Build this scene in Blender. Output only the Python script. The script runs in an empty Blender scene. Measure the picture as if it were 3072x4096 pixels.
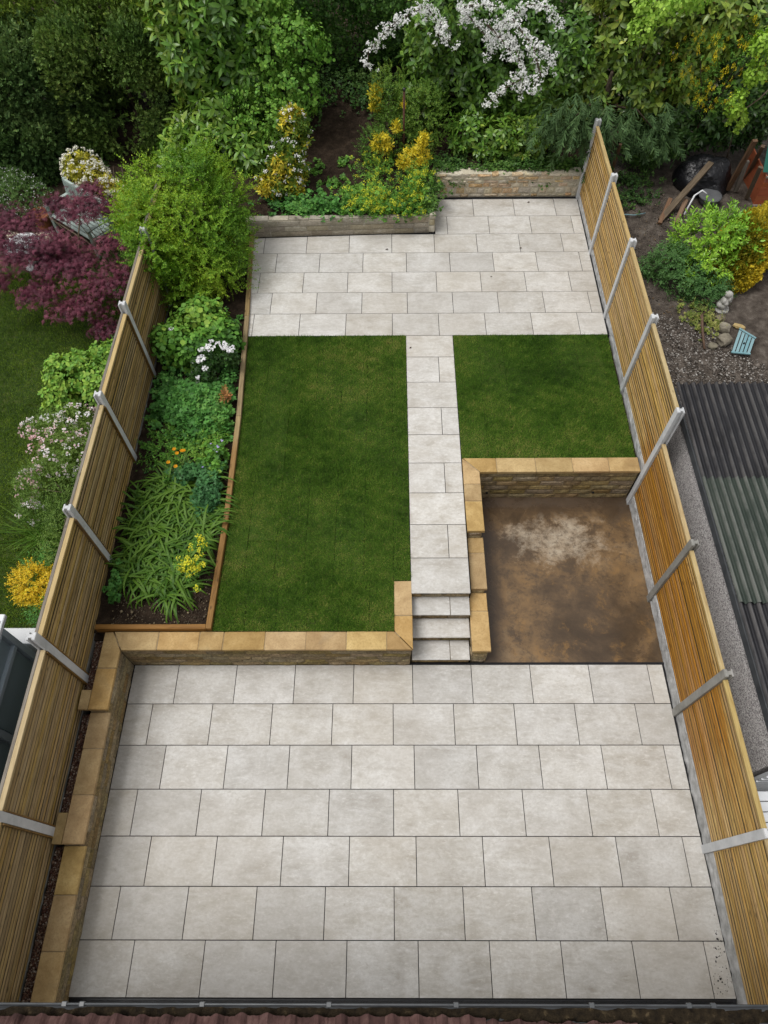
import bpy, bmesh, math, random
import numpy as np
from mathutils import Vector, Matrix, Euler, noise as mnoise

# ------------------------------------------------------------------ camera, sky, sun, exposure
scene = bpy.context.scene
COL = scene.collection
cam_data = bpy.data.cameras.new("camera")
cam = bpy.data.objects.new("camera", cam_data)
COL.objects.link(cam)
scene.camera = cam
cam_data.sensor_fit = 'AUTO'
cam_data.sensor_width = 36.0
cam_data.lens = 2746.08 / 4096 * 36.0
cam_data.clip_start = 0.05
cam_data.clip_end = 500
cam.location = (-0.0434, 0.7157, 10.2962)
cam.rotation_mode = 'XYZ'
_M = Matrix.Rotation(0.0157763, 3, 'Z') @ Matrix.Rotation(0.5471102, 3, 'X') @ Matrix.Rotation(-0.0165297, 3, 'Z')
cam.rotation_euler = _M.to_euler('XYZ')

SUN_EL, SUN_AZ = math.radians(69), math.radians(262)      # azimuth clockwise from +Y
world = bpy.data.worlds.new("World")
scene.world = world
world.use_nodes = True
wn = world.node_tree
wn.nodes.clear()
w_out = wn.nodes.new('ShaderNodeOutputWorld')
w_bg = wn.nodes.new('ShaderNodeBackground')
w_hs = wn.nodes.new('ShaderNodeHueSaturation')
w_sky = wn.nodes.new('ShaderNodeTexSky')
w_sky.sky_type = 'NISHITA'
w_sky.sun_disc = False
w_sky.sun_elevation = SUN_EL
w_sky.sun_rotation = SUN_AZ
w_sky.dust_density = 3.0
w_hs.inputs['Saturation'].default_value = 0.07            # overcast: nearly colourless sky
w_bg.inputs['Strength'].default_value = 0.135
wn.links.new(w_sky.outputs[0], w_hs.inputs['Color'])
wn.links.new(w_hs.outputs[0], w_bg.inputs[0])
wn.links.new(w_bg.outputs[0], w_out.inputs[0])
sun_data = bpy.data.lights.new("sun", 'SUN')
sun_data.energy = 1.2
sun_data.angle = math.radians(25)
sun_data.color = (1.0, 0.965, 0.92)
sun = bpy.data.objects.new("sun", sun_data)
COL.objects.link(sun)
_d = Vector((math.sin(SUN_AZ) * math.cos(SUN_EL), math.cos(SUN_AZ) * math.cos(SUN_EL), math.sin(SUN_EL)))
sun.rotation_euler = _d.to_track_quat('Z', 'Y').to_euler()
sun.location = (0, 0, 30)
scene.view_settings.view_transform = 'Standard'
scene.view_settings.look = 'None'
scene.view_settings.exposure = 0.36
scene.view_settings.gamma = 1.0
scene.cycles.max_bounces = 5
scene.cycles.diffuse_bounces = 2
scene.cycles.transparent_max_bounces = 6

# ------------------------------------------------------------------ helpers
rng = np.random.default_rng(7)
rnd = random.Random(11)
WO = {}

def link(o, parent=None, wloc=(0, 0, 0)):
    COL.objects.link(o)
    wl = Vector(wloc)
    if parent is not None:
        o.parent = parent
        o.location = wl - WO[parent.name]
    else:
        o.location = wl
    WO[o.name] = wl
    return o

def tag(o, label=None, cat=None, group=None, kind=None):
    if label: o['label'] = label
    if cat: o['category'] = cat
    if group: o['group'] = group
    if kind: o['kind'] = kind
    return o

def empty(name, loc, label=None, cat=None, group=None, kind=None, parent=None):
    o = bpy.data.objects.new(name, None)
    o.empty_display_size = 0.1
    link(o, parent, loc)
    return tag(o, label, cat, group, kind)

def inst(name, me, parent, wloc, rot=(0, 0, 0), scale=(1, 1, 1)):
    o = bpy.data.objects.new(name, me)
    link(o, parent, wloc)
    o.rotation_euler = rot
    o.scale = scale
    return o

def mesh_from(name, V, F, mat=None, cols=None, smooth=False):
    me = bpy.data.meshes.new(name)
    if isinstance(F, np.ndarray):
        k = F.shape[1]
        me.vertices.add(len(V)); me.vertices.foreach_set('co', np.ascontiguousarray(V, dtype=np.float32).ravel())
        me.loops.add(F.size); me.loops.foreach_set('vertex_index', F.astype(np.int32).ravel())
        me.polygons.add(len(F)); me.polygons.foreach_set('loop_start', np.arange(0, F.size, k, dtype=np.int32))
        me.update(calc_edges=True)
    else:
        me.from_pydata([tuple(v) for v in V], [], F)
    if cols is not None:
        a = me.color_attributes.new('Col', 'FLOAT_COLOR', 'POINT')
        c = np.ones((len(V), 4), dtype=np.float32); c[:, :3] = cols
        a.data.foreach_set('color', c.ravel())
    if smooth:
        me.polygons.foreach_set('use_smooth', np.ones(len(me.polygons), dtype=bool))
    if mat: me.materials.append(mat)
    me.update()
    return me

def obj(name, V, F, mat, parent=None, cols=None, smooth=False, origin=None):
    """one mesh object from world coordinates"""
    V = np.asarray(V, dtype=np.float64)
    if origin is None:
        lo, hi = V.min(0), V.max(0)
        origin = np.array([(lo[0] + hi[0]) / 2, (lo[1] + hi[1]) / 2, lo[2]])
    me = mesh_from(name, V - np.asarray(origin), F, mat, cols, smooth)
    return inst(name, me, parent, origin)

BOXF = [[0, 3, 2, 1], [4, 5, 6, 7], [0, 1, 5, 4], [1, 2, 6, 5], [2, 3, 7, 6], [3, 0, 4, 7]]
def boxv(x0, x1, y0, y1, z0, z1):
    return [(x0, y0, z0), (x1, y0, z0), (x1, y1, z0), (x0, y1, z0), (x0, y0, z1), (x1, y0, z1), (x1, y1, z1), (x0, y1, z1)]

def box(name, b, mat, parent=None, bevel=0.0):
    if bevel <= 0:
        return obj(name, boxv(*b), BOXF, mat, parent)
    bm = bmesh.new()
    vs = [bm.verts.new(v) for v in boxv(*b)]
    for f in BOXF: bm.faces.new([vs[i] for i in f])
    bmesh.ops.bevel(bm, geom=bm.edges[:], offset=bevel, segments=1, affect='EDGES')
    V = [v.co[:] for v in bm.verts]
    bm.verts.index_update()
    F = [[v.index for v in f.verts] for f in bm.faces]
    bm.free()
    return obj(name, V, F, mat, parent)

def prism(name, poly, z0, z1, mat, parent=None, bevel=0.0):
    """vertical prism over a convex or simple polygon (counter-clockwise, world xy)"""
    n = len(poly)
    if bevel > 0:
        cx = sum(p[0] for p in poly) / n; cy = sum(p[1] for p in poly) / n
        inn = []
        for i in range(n):
            p, q, r = Vector(poly[i - 1]), Vector(poly[i]), Vector(poly[(i + 1) % n])
            e1 = (q - p).normalized(); e2 = (r - q).normalized()
            n1 = Vector((-e1.y, e1.x)); n2 = Vector((-e2.y, e2.x))
            d = (n1 + n2); k = bevel / max(0.3, d.dot(n1))
            inn.append((q.x + d.x * k, q.y + d.y * k))
        V = [(x, y, z0) for x, y in poly] + [(x, y, z1 - bevel) for x, y in poly] + [(x, y, z1) for x, y in inn]
        F = [list(range(2 * n, 3 * n))]
        for i in range(n):
            j = (i + 1) % n
            F.append([i, j, n + j, n + i]); F.append([n + i, n + j, 2 * n + j, 2 * n + i])
    else:
        V = [(x, y, z0) for x, y in poly] + [(x, y, z1) for x, y in poly]
        F = [list(range(n, 2 * n)), list(range(n - 1, -1, -1))]
        for i in range(n):
            j = (i + 1) % n
            F.append([i, j, n + j, n + i])
    return obj(name, V, F, mat, parent)

def clip(poly, a, b, c):
    """keep a*x+b*y<=c"""
    out = []
    for i in range(len(poly)):
        p, q = poly[i], poly[(i + 1) % len(poly)]
        dp, dq = a * p[0] + b * p[1] - c, a * q[0] + b * q[1] - c
        if dp <= 0: out.append(p)
        if (dp < 0 < dq) or (dq < 0 < dp):
            t = dp / (dp - dq); out.append((p[0] + t * (q[0] - p[0]), p[1] + t * (q[1] - p[1])))
    return out

def area(poly):
    return 0.5 * sum(poly[i][0] * poly[(i + 1) % len(poly)][1] - poly[(i + 1) % len(poly)][0] * poly[i][1] for i in range(len(poly)))

def line_clip(poly, p, q, side):
    """keep the points on one side of line p->q: side=+1 left, -1 right"""
    dx, dy = q[0] - p[0], q[1] - p[1]
    a, b = dy * side, -dx * side
    return clip(poly, a, b, a * p[0] + b * p[1])

def beam(name, p0, p1, w, h, mat, parent=None, roll=0.0, end_jit=0.0):
    """a timber from p0 to p1; the grain (local y) runs along it"""
    p0, p1 = Vector(p0), Vector(p1)
    d = (p1 - p0); L = d.length; d.normalize()
    up = Vector((0, 0, 1)) if abs(d.z) < 0.95 else Vector((0, 1, 0))
    s = d.cross(up).normalized(); u = s.cross(d)
    if roll:
        s, u = s * math.cos(roll) + u * math.sin(roll), u * math.cos(roll) - s * math.sin(roll)
    b = min(0.006, w * .12, h * .12); V = []
    for y in (0, L):
        for a, c in ((-w/2 + b, -h/2), (w/2 - b, -h/2), (w/2, -h/2 + b), (w/2, h/2 - b), (w/2 - b, h/2), (-w/2 + b, h/2), (-w/2, h/2 - b), (-w/2, -h/2 + b)):
            V.append((a, y + rnd.uniform(-end_jit, end_jit), c))
    F = [list(range(8)), list(range(15, 7, -1))] + [[i, i + 8, (i + 1) % 8 + 8, (i + 1) % 8] for i in range(8)]
    o = inst(name, mesh_from(name, V, F, mat), parent, p0)
    o.rotation_euler = Matrix((s, d, u)).transposed().to_euler()
    return o

def tube_geo(path, radii, sides=7):
    P = [Vector(p) for p in path]; V = []; F = []
    for i, p in enumerate(P):
        d = (P[min(i + 1, len(P) - 1)] - P[max(i - 1, 0)]).normalized()
        a = d.cross(Vector((0.31, 0.87, 0.12))).normalized(); b = d.cross(a)
        r = radii[i] if hasattr(radii, '__len__') else radii
        for k in range(sides):
            t = 2 * math.pi * k / sides
            V.append((p + a * r * math.cos(t) + b * r * math.sin(t))[:])
    for i in range(len(P) - 1):
        for k in range(sides):
            j = (k + 1) % sides
            F.append([i * sides + k, i * sides + j, (i + 1) * sides + j, (i + 1) * sides + k])
    F.append(list(range(sides - 1, -1, -1))); F.append([(len(P) - 1) * sides + k for k in range(sides)])
    return V, F

def tube(name, path, radii, mat, parent=None, sides=7):
    V, F = tube_geo(path, radii, sides)
    return obj(name, V, F, mat, parent, smooth=True)

def lathe(name, prof, c, mat, parent=None, sides=20):
    V = []; F = []
    for r, z in prof:
        for k in range(sides):
            t = 2 * math.pi * k / sides
            V.append((c[0] + r * math.cos(t), c[1] + r * math.sin(t), c[2] + z))
    for i in range(len(prof) - 1):
        for k in range(sides):
            j = (k + 1) % sides
            F.append([i * sides + k, i * sides + j, (i + 1) * sides + j, (i + 1) * sides + k])
    F.append(list(range(sides - 1, -1, -1))); F.append([(len(prof) - 1) * sides + k for k in range(sides)])
    return obj(name, V, F, mat, parent, smooth=True)

# ------------------------------------------------------------------ materials
class NT:
    def __init__(self, name):
        self.m = bpy.data.materials.new(name); self.m.use_nodes = True
        self.t = self.m.node_tree; self.t.nodes.clear()
        self.out = self.n('ShaderNodeOutputMaterial'); self.b = self.n('ShaderNodeBsdfPrincipled')
        self.l(self.b.outputs[0], self.out.inputs[0])
    def n(self, ty, **kw):
        x = self.t.nodes.new(ty)
        for k, v in kw.items(): setattr(x, k, v)
        return x
    def l(self, a, b): self.t.links.new(a, b)
    def coords(self, world_space=False, stretch=(1, 1, 1), rot=(0, 0, 0), random_offset=True):
        mp = self.n('ShaderNodeMapping'); mp.inputs['Scale'].default_value = stretch; mp.inputs['Rotation'].default_value = rot
        if world_space:
            g = self.n('ShaderNodeNewGeometry'); self.l(g.outputs['Position'], mp.inputs['Vector'])
        else:
            tc = self.n('ShaderNodeTexCoord'); src = tc.outputs['Object']
            if random_offset:
                oi = self.n('ShaderNodeObjectInfo'); mul = self.n('ShaderNodeMath', operation='MULTIPLY'); mul.inputs[1].default_value = 37.0
                self.l(oi.outputs['Random'], mul.inputs[0])
                cx = self.n('ShaderNodeCombineXYZ')
                for i in range(3): self.l(mul.outputs[0], cx.inputs[i])
                va = self.n('ShaderNodeVectorMath', operation='ADD'); self.l(src, va.inputs[0]); self.l(cx.outputs[0], va.inputs[1]); src = va.outputs[0]
            self.l(src, mp.inputs['Vector'])
        return mp.outputs[0]
    def noise(self, vec, scale, detail=6, rough=0.6, dist=0.0):
        x = self.n('ShaderNodeTexNoise'); x.inputs['Scale'].default_value = scale; x.inputs['Detail'].default_value = detail
        x.inputs['Roughness'].default_value = rough; x.inputs['Distortion'].default_value = dist
        self.l(vec, x.inputs['Vector']); return x.outputs['Fac']
    def ramp(self, fac, stops, interp='LINEAR'):
        r = self.n('ShaderNodeValToRGB'); r.color_ramp.interpolation = interp
        e = r.color_ramp.elements
        while len(e) < len(stops): e.new(0.5)
        for i, (p, c) in enumerate(stops):
            e[i].position = p; e[i].color = (c[0], c[1], c[2], 1) if hasattr(c, '__len__') else (c, c, c, 1)
        self.l(fac, r.inputs[0]); return r.outputs[0]
    def mix(self, fac, a, b, mode='MIX'):
        x = self.n('ShaderNodeMix', data_type='RGBA', blend_type=mode)
        if isinstance(fac, (int, float)): x.inputs[0].default_value = fac
        else: self.l(fac, x.inputs[0])
        for s, i in ((a, 6), (b, 7)):
            if hasattr(s, 'is_output') or isinstance(s, bpy.types.NodeSocket): self.l(s, x.inputs[i])
            else: x.inputs[i].default_value = (*s, 1)
        return x.outputs[2]
    def vary(self, col, amount, sat=0.0, hue=0.0):
        """per-object random shift of value, saturation and hue"""
        oi = self.n('ShaderNodeObjectInfo'); hs = self.n('ShaderNodeHueSaturation')
        wn_ = self.n('ShaderNodeTexWhiteNoise', noise_dimensions='1D'); self.l(oi.outputs['Random'], wn_.inputs['W'])
        sp = self.n('ShaderNodeSeparateColor'); self.l(wn_.outputs['Color'], sp.inputs[0])
        for i, (s, a, c) in enumerate((('Value', amount, 1.0), ('Saturation', sat, 1.0), ('Hue', hue, 0.5))):
            mr = self.n('ShaderNodeMapRange'); mr.inputs['To Min'].default_value = c - a; mr.inputs['To Max'].default_value = c + a
            self.l(sp.outputs[i], mr.inputs['Value']); self.l(mr.outputs[0], hs.inputs[s])
        self.l(col, hs.inputs['Color']); return hs.outputs[0]
    def bump(self, h, strength=0.3, dist=0.01):
        b = self.n('ShaderNodeBump'); b.inputs['Strength'].default_value = strength; b.inputs['Distance'].default_value = dist
        self.l(h, b.inputs['Height']); self.l(b.outputs[0], self.b.inputs['Normal'])
    def done(self, col=None, rough=0.8, spec=0.3, metal=0.0):
        if col is not None:
            if isinstance(col, tuple): self.b.inputs['Base Color'].default_value = (*col, 1)
            else: self.l(col, self.b.inputs['Base Color'])
        if isinstance(rough, (int, float)): self.b.inputs['Roughness'].default_value = rough
        else: self.l(rough, self.b.inputs['Roughness'])
        self.b.inputs['Specular IOR Level'].default_value = spec
        self.b.inputs['Metallic'].default_value = metal
        return self.m

def simple(name, stops, scale=6, rough=0.85, spec=0.25, bump=0.3, bdist=0.01, bscale=None, vary=0.0, world_space=False, stretch=(1, 1, 1), detail=7, sat=0.0, hue=0.0, metal=0.0):
    t = NT(name)
    v = t.coords(world_space, stretch)
    f = t.noise(v, scale, detail)
    c = t.ramp(f, stops)
    if vary or sat or hue: c = t.vary(c, vary, sat, hue)
    if bump: t.bump(t.noise(v, bscale or scale * 4, 5), bump, bdist)
    return t.done(c, rough, spec, metal)

def make_tile(name):
    t = NT(name)
    v = t.coords(False)
    vd = t.coords(False, (1.0, 3.2, 1.0), (0, 0, math.radians(33)))
    f1 = t.noise(v, 2.6, 8, 0.62, 0.4)
    f2 = t.noise(vd, 2.2, 9, 0.68, 0.8)
    f3 = t.noise(v, 26, 6, 0.7)
    base = t.ramp(f1, [(0.30, (0.35, 0.322, 0.280)), (0.50, (0.47, 0.448, 0.408)), (0.70, (0.60, 0.585, 0.555))])
    base = t.mix(t.ramp(f2, [(0.40, 0.0), (0.62, 0.55)]), base, (0.61, 0.602, 0.585))
    base = t.mix(t.ramp(f2, [(0.28, 0.5), (0.36, 0.0)]), base, (0.36, 0.335, 0.295))
    base = t.mix(t.ramp(f3, [(0.36, 0.34), (0.58, 0.0)]), base, (0.36, 0.33, 0.285))
    f4 = t.noise(t.coords(False, (1.0, 2.2, 1.0), (0, 0, math.radians(33))), 13, 10, 0.76, 0.5)
    base = t.mix(t.ramp(f4, [(0.53, 0.0), (0.66, 0.60)]), base, (0.68, 0.665, 0.635))
    base = t.mix(t.ramp(f4, [(0.34, 0.55), (0.46, 0.0)]), base, (0.34, 0.31, 0.265))
    # faint damp tide marks that cross several slabs
    w = t.coords(True)
    damp = t.noise(w, 0.45, 5, 0.55, 0.3)
    base = t.mix(t.ramp(damp, [(0.48, 0.0), (0.54, 0.26)]), base, (0.40, 0.365, 0.315))
    c = t.vary(base, 0.07, 0.2)
    t.bump(t.noise(vd, 9, 8, 0.7, 0.6), 0.22, 0.006)
    return t.done(c, 0.5, 0.35)

def make_wood(name, light, mid, dark, wet=None, wet_rng=None, rough=0.62, sat=0.12, vary=0.16):
    """grain runs along the object's longest (local y) direction"""
    t = NT(name)
    v = t.coords(False, (14, 0.9, 14))
    g = t.noise(v, 3.0, 7, 0.65, 0.7)
    c = t.ramp(g, [(0.28, dark), (0.47, mid), (0.70, light)])
    k = t.coords(False, (5, 2.2, 5))
    knots = t.n('ShaderNodeTexVoronoi'); knots.inputs['Scale'].default_value = 1.6; t.l(k, knots.inputs['Vector'])
    c = t.mix(t.ramp(knots.outputs['Distance'], [(0.05, 0.75), (0.16, 0.0)]), c, tuple(x * 0.45 for x in dark))
    if wet is not None:
        w = t.coords(True)
        wn_ = t.noise(t.coords(False, (6, 1.1, 6)), 1.2, 5, 0.65, 0.3)
        sx = t.n('ShaderNodeSeparateXYZ'); g2 = t.n('ShaderNodeNewGeometry'); t.l(g2.outputs['Position'], sx.inputs[0])
        a = t.n('ShaderNodeMapRange'); a.inputs[1].default_value = wet_rng[0]; a.inputs[2].default_value = wet_rng[0] + 1.6
        b = t.n('ShaderNodeMapRange'); b.inputs[1].default_value = wet_rng[1]; b.inputs[2].default_value = wet_rng[1] - 1.2
        t.l(sx.outputs['Y'], a.inputs[0]); t.l(sx.outputs['Y'], b.inputs[0])
        m1 = t.n('ShaderNodeMath', operation='MULTIPLY'); t.l(a.outputs[0], m1.inputs[0]); t.l(b.outputs[0], m1.inputs[1])
        # the top of the boards dries first
        d = t.n('ShaderNodeMapRange'); d.inputs[1].default_value = 1.78; d.inputs[2].default_value = 1.35; t.l(sx.outputs['Z'], d.inputs[0])
        m2 = t.n('ShaderNodeMath', operation='MULTIPLY'); t.l(m1.outputs[0], m2.inputs[0]); t.l(d.outputs[0], m2.inputs[1])
        m3 = t.n('ShaderNodeMath', operation='ADD'); t.l(m2.outputs[0], m3.inputs[0])
        m4 = t.n('ShaderNodeMath', operation='SUBTRACT'); t.l(wn_, m4.inputs[0]); m4.inputs[1].default_value = 0.5; t.l(m4.outputs[0], m3.inputs[1])
        wc = t.mix(1.0, c, wet, 'MULTIPLY')
        c = t.mix(t.ramp(m3.outputs[0], [(0.28, 0.0), (0.72, 1.0)]), c, wc)
    c = t.vary(c, vary, sat, 0.004)
    t.bump(g, 0.25, 0.003)
    return t.done(c, rough, 0.3)

M = {}
M['tile'] = make_tile('porcelain')
M['grout'] = simple('dark_joint', [(0.3, (0.010, 0.010, 0.012)), (0.7, (0.022, 0.022, 0.024))], 30, 0.9)
t = NT('sandstone_coping'); v = t.coords(False); f = t.noise(v, 3.2, 9, .68, .4); f2 = t.noise(v, 38, 6, .7); f3 = t.noise(v, 1.6, 5, .6, .8)
c = t.ramp(f, [(0.28, (0.29, 0.185, 0.075)), (0.47, (0.42, 0.285, 0.125)), (0.60, (0.49, 0.345, 0.160)), (0.74, (0.57, 0.42, 0.215))])
c = t.mix(t.ramp(f2, [(0.36, 0.45), (0.52, 0.0)]), c, (0.27, 0.175, 0.075))
c = t.mix(t.ramp(f3, [(0.58, 0.0), (0.70, 0.45)]), c, (0.30, 0.225, 0.125))
c = t.vary(c, 0.13, 0.10, 0.006); t.bump(f2, 0.5, 0.006)
M['coping'] = t.done(c, 0.82, 0.2)
def make_stone(name, a, b, c, d):
    t = NT(name); v = t.coords(False, (3.0, 1.2, 1.0))
    f = t.noise(v, 1.3, 7, 0.65, 1.2); f2 = t.noise(v, 5.0, 6, 0.6, 0.6)
    col = t.ramp(f, [(0.30, a), (0.46, b), (0.60, c), (0.75, d)])
    col = t.mix(t.ramp(f2, [(0.40, 0.6), (0.56, 0.0)]), col, a)
    col = t.vary(col, 0.22, 0.22, 0.012); t.bump(f2, 0.5, 0.012)
    return t.done(col, 0.85, 0.2)
M['stone'] = make_stone('walling_stone', (0.135, 0.108, 0.066), (0.27, 0.205, 0.110), (0.37, 0.285, 0.150), (0.47, 0.38, 0.22))
M['mortar'] = simple('mortar', [(0.3, (0.22, 0.17, 0.10)), (0.7, (0.34, 0.27, 0.17))], 20, 0.95)
M['rubble'] = make_stone('rubble_stone', (0.36, 0.31, 0.22), (0.50, 0.44, 0.33), (0.60, 0.545, 0.43), (0.68, 0.635, 0.54))
M['rubble_warm'] = make_stone('rubble_stone_warm', (0.32, 0.22, 0.13), (0.48, 0.35, 0.21), (0.58, 0.46, 0.31), (0.68, 0.60, 0.48))
M['rubble_mortar'] = simple('lime_mortar', [(0.3, (0.44, 0.395, 0.29)), (0.7, (0.58, 0.53, 0.42))], 14, 0.95)
M['block'] = make_stone('old_block', (0.23, 0.20, 0.15), (0.33, 0.29, 0.22), (0.40, 0.36, 0.28), (0.58, 0.56, 0.53))
M['concrete'] = simple('concrete', [(0.25, (0.40, 0.41, 0.42)), (0.5, (0.52, 0.53, 0.54)), (0.8, (0.62, 0.62, 0.62))], 5, 0.85, 0.25, 0.25, 0.004, 60, vary=0.06)
M['concrete_wet'] = simple('damp_concrete', [(0.25, (0.16, 0.155, 0.14)), (0.5, (0.235, 0.23, 0.21)), (0.8, (0.33, 0.32, 0.30))], 5, 0.6, 0.35, 0.25, 0.004, 60, vary=0.06)
M['gravelboard'] = simple('rock_face_concrete', [(0.25, (0.22, 0.22, 0.21)), (0.5, (0.40, 0.40, 0.395)), (0.75, (0.60, 0.60, 0.60))], 7, 0.85, 0.2, 0.5, 0.01, 30, vary=0.05)
M['slat_r'] = make_wood('pine_slat', (0.50, 0.345, 0.140), (0.39, 0.245, 0.082), (0.20, 0.118, 0.038), wet=(0.78, 0.59, 0.33), wet_rng=(1.6, 8.2), vary=0.15, sat=0.08)
M['slat_l'] = make_wood('treated_slat', (0.42, 0.305, 0.135), (0.30, 0.205, 0.082), (0.14, 0.088, 0.034), vary=0.24, sat=0.14)
M['frame_l'] = make_wood('treated_frame', (0.25, 0.15, 0.05), (0.17, 0.10, 0.035), (0.09, 0.05, 0.02), vary=0.15)
M['cap_r'] = make_wood('pine_cap', (0.47, 0.36, 0.17), (0.38, 0.275, 0.12), (0.26, 0.175, 0.07), vary=0.08)
M['cap_l'] = make_wood('treated_cap', (0.50, 0.39, 0.19), (0.42, 0.315, 0.145), (0.30, 0.21, 0.09), vary=0.08)
M['old_wood'] = make_wood('weathered_board', (0.26, 0.235, 0.20), (0.185, 0.16, 0.13), (0.09, 0.075, 0.06), vary=0.15)
M['dark_wood'] = make_wood('old_dark_timber', (0.16, 0.125, 0.085), (0.095, 0.070, 0.045), (0.045, 0.033, 0.022), vary=0.25)
M['red_wood'] = make_wood('old_brown_timber', (0.20, 0.125, 0.075), (0.125, 0.072, 0.042), (0.055, 0.032, 0.02), vary=0.25)
M['edging'] = make_wood('sleeper', (0.36, 0.265, 0.13), (0.27, 0.19, 0.085), (0.17, 0.11, 0.048), wet=(0.85, 0.62, 0.40), wet_rng=(2.5, 8.5), vary=0.1)
M['lawn'] = simple('turf_base', [(0.3, (0.018, 0.034, 0.007)), (0.5, (0.032, 0.056, 0.012)), (0.7, (0.060, 0.075, 0.020))], 9, 0.95, 0.1, 0.6, 0.02, 90, world_space=True, vary=0.07)
M['soil'] = simple('soil', [(0.25, (0.012, 0.008, 0.005)), (0.5, (0.030, 0.020, 0.013)), (0.75, (0.065, 0.046, 0.031))], 7, 0.95, 0.15, 0.9, 0.05, 18, world_space=True, detail=10)
M['soil_grey'] = simple('dry_earth', [(0.25, (0.030, 0.024, 0.019)), (0.5, (0.070, 0.057, 0.046)), (0.75, (0.125, 0.105, 0.087))], 6, 0.95, 0.15, 0.8, 0.04, 22, world_space=True, detail=10)
M['black'] = simple('black_plastic', [(0.3, (0.010, 0.010, 0.012)), (0.7, (0.025, 0.026, 0.03))], 8, 0.35, 0.5, 0.1)
M['bark'] = simple('bark', [(0.3, (0.028, 0.020, 0.013)), (0.7, (0.10, 0.078, 0.055))], 9, 0.95, 0.1, 0.6, stretch=(4, 4, 1))
M['twig'] = simple('twig', [(0.3, (0.10, 0.075, 0.05)), (0.7, (0.21, 0.165, 0.12))], 9, 0.9, 0.1, 0.3)

# pit floor: wet, clay stained concrete with pale efflorescence and puddles
t = NT('stained_concrete')
w = t.coords(True)
n1 = t.noise(w, 0.75, 9, 0.66, 0.35); n2 = t.noise(w, 2.8, 12, 0.76, 0.2); n3 = t.noise(w, 11, 10, 0.78, 0.15)
c = t.ramp(n1, [(0.34, (0.060, 0.040, 0.024)), (0.46, (0.115, 0.075, 0.042)), (0.56, (0.185, 0.112, 0.050)), (0.70, (0.22, 0.150, 0.080))])
c = t.mix(t.ramp(n2, [(0.38, 0.8), (0.50, 0.0)]), c, (0.062, 0.042, 0.026))
c = t.mix(t.ramp(n2, [(0.54, 0.0), (0.66, 0.7)]), c, (0.255, 0.142, 0.048))
sx = t.n('ShaderNodeSeparateXYZ'); t.l(w, sx.inputs[0])
def bell(sock, c0, r):
    a = t.n('ShaderNodeMath', operation='SUBTRACT'); t.l(sock, a.inputs[0]); a.inputs[1].default_value = c0
    b = t.n('ShaderNodeMath', operation='DIVIDE'); t.l(a.outputs[0], b.inputs[0]); b.inputs[1].default_value = r
    p = t.n('ShaderNodeMath', operation='POWER'); t.l(b.outputs[0], p.inputs[0]); p.inputs[1].default_value = 2
    return p.outputs[0]
ad = t.n('ShaderNodeMath', operation='ADD'); t.l(bell(sx.outputs['X'], 2.85, 1.25), ad.inputs[0]); t.l(bell(sx.outputs['Y'], 6.45, 0.72), ad.inputs[1])
sb = t.n('ShaderNodeMath', operation='SUBTRACT'); sb.inputs[0].default_value = 1.0; t.l(ad.outputs[0], sb.inputs[1])
nm = t.n('ShaderNodeMath', operation='MULTIPLY_ADD'); t.l(n2, nm.inputs[0]); nm.inputs[1].default_value = 3.4; nm.inputs[2].default_value = -1.95
sm = t.n('ShaderNodeMath', operation='ADD'); t.l(sb.outputs[0], sm.inputs[0]); t.l(nm.outputs[0], sm.inputs[1])
pale = t.ramp(sm.outputs[0], [(0.25, 0.0), (1.0, 0.75)])
c = t.mix(pale, c, (0.46, 0.40, 0.31))
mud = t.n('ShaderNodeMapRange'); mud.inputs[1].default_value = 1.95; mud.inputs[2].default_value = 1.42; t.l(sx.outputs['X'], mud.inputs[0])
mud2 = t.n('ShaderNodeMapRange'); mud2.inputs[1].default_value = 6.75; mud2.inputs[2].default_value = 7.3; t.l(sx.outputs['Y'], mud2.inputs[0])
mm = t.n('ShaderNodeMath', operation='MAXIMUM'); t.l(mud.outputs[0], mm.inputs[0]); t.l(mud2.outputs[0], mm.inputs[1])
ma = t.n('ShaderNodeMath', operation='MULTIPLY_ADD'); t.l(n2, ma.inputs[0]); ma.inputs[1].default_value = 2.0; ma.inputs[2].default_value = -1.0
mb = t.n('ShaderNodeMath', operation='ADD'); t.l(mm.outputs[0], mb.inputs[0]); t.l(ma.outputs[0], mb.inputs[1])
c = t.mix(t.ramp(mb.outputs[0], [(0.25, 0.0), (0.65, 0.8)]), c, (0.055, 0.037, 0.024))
c = t.mix(t.ramp(n3, [(0.40, 0.6), (0.50, 0.0)]), c, (0.07, 0.048, 0.030))
t.bump(n3, 0.25, 0.008)
M['pit'] = t.done(c, t.ramp(n1, [(0.38, 0.06), (0.48, 0.24), (0.60, 0.50)]), 0.4)

# ------------------------------------------------------------------ terrain
def sheet(name, x0, x1, y0, y1, nx, ny, zf, mat, parent=None, kind='structure'):
    xs = np.linspace(x0, x1, nx + 1); ys = np.linspace(y0, y1, ny + 1)
    V = [(x, y, zf(x, y)) for y in ys for x in xs]
    F = [[j * (nx + 1) + i, j * (nx + 1) + i + 1, (j + 1) * (nx + 1) + i + 1, (j + 1) * (nx + 1) + i] for j in range(ny) for i in range(nx)]
    o = obj(name, V, F, mat, parent, smooth=True)
    if kind: o['kind'] = kind
    return o
def lump(x, y, s, a): return a * mnoise.noise(Vector((x * s, y * s, 3.3))) + a * 0.5 * mnoise.noise(Vector((x * s * 2.7, y * s * 2.7, 9.1)))
sheet('ground', -150, 150, -150, 150, 4, 4, lambda x, y: -0.6, M['soil_grey'])
sheet('flower_bed', -4.42, -2.62, 4.45, 13.75, 36, 150, lambda x, y: 0.765 + lump(x, y, 3.2, 0.035), M['soil'])
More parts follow.
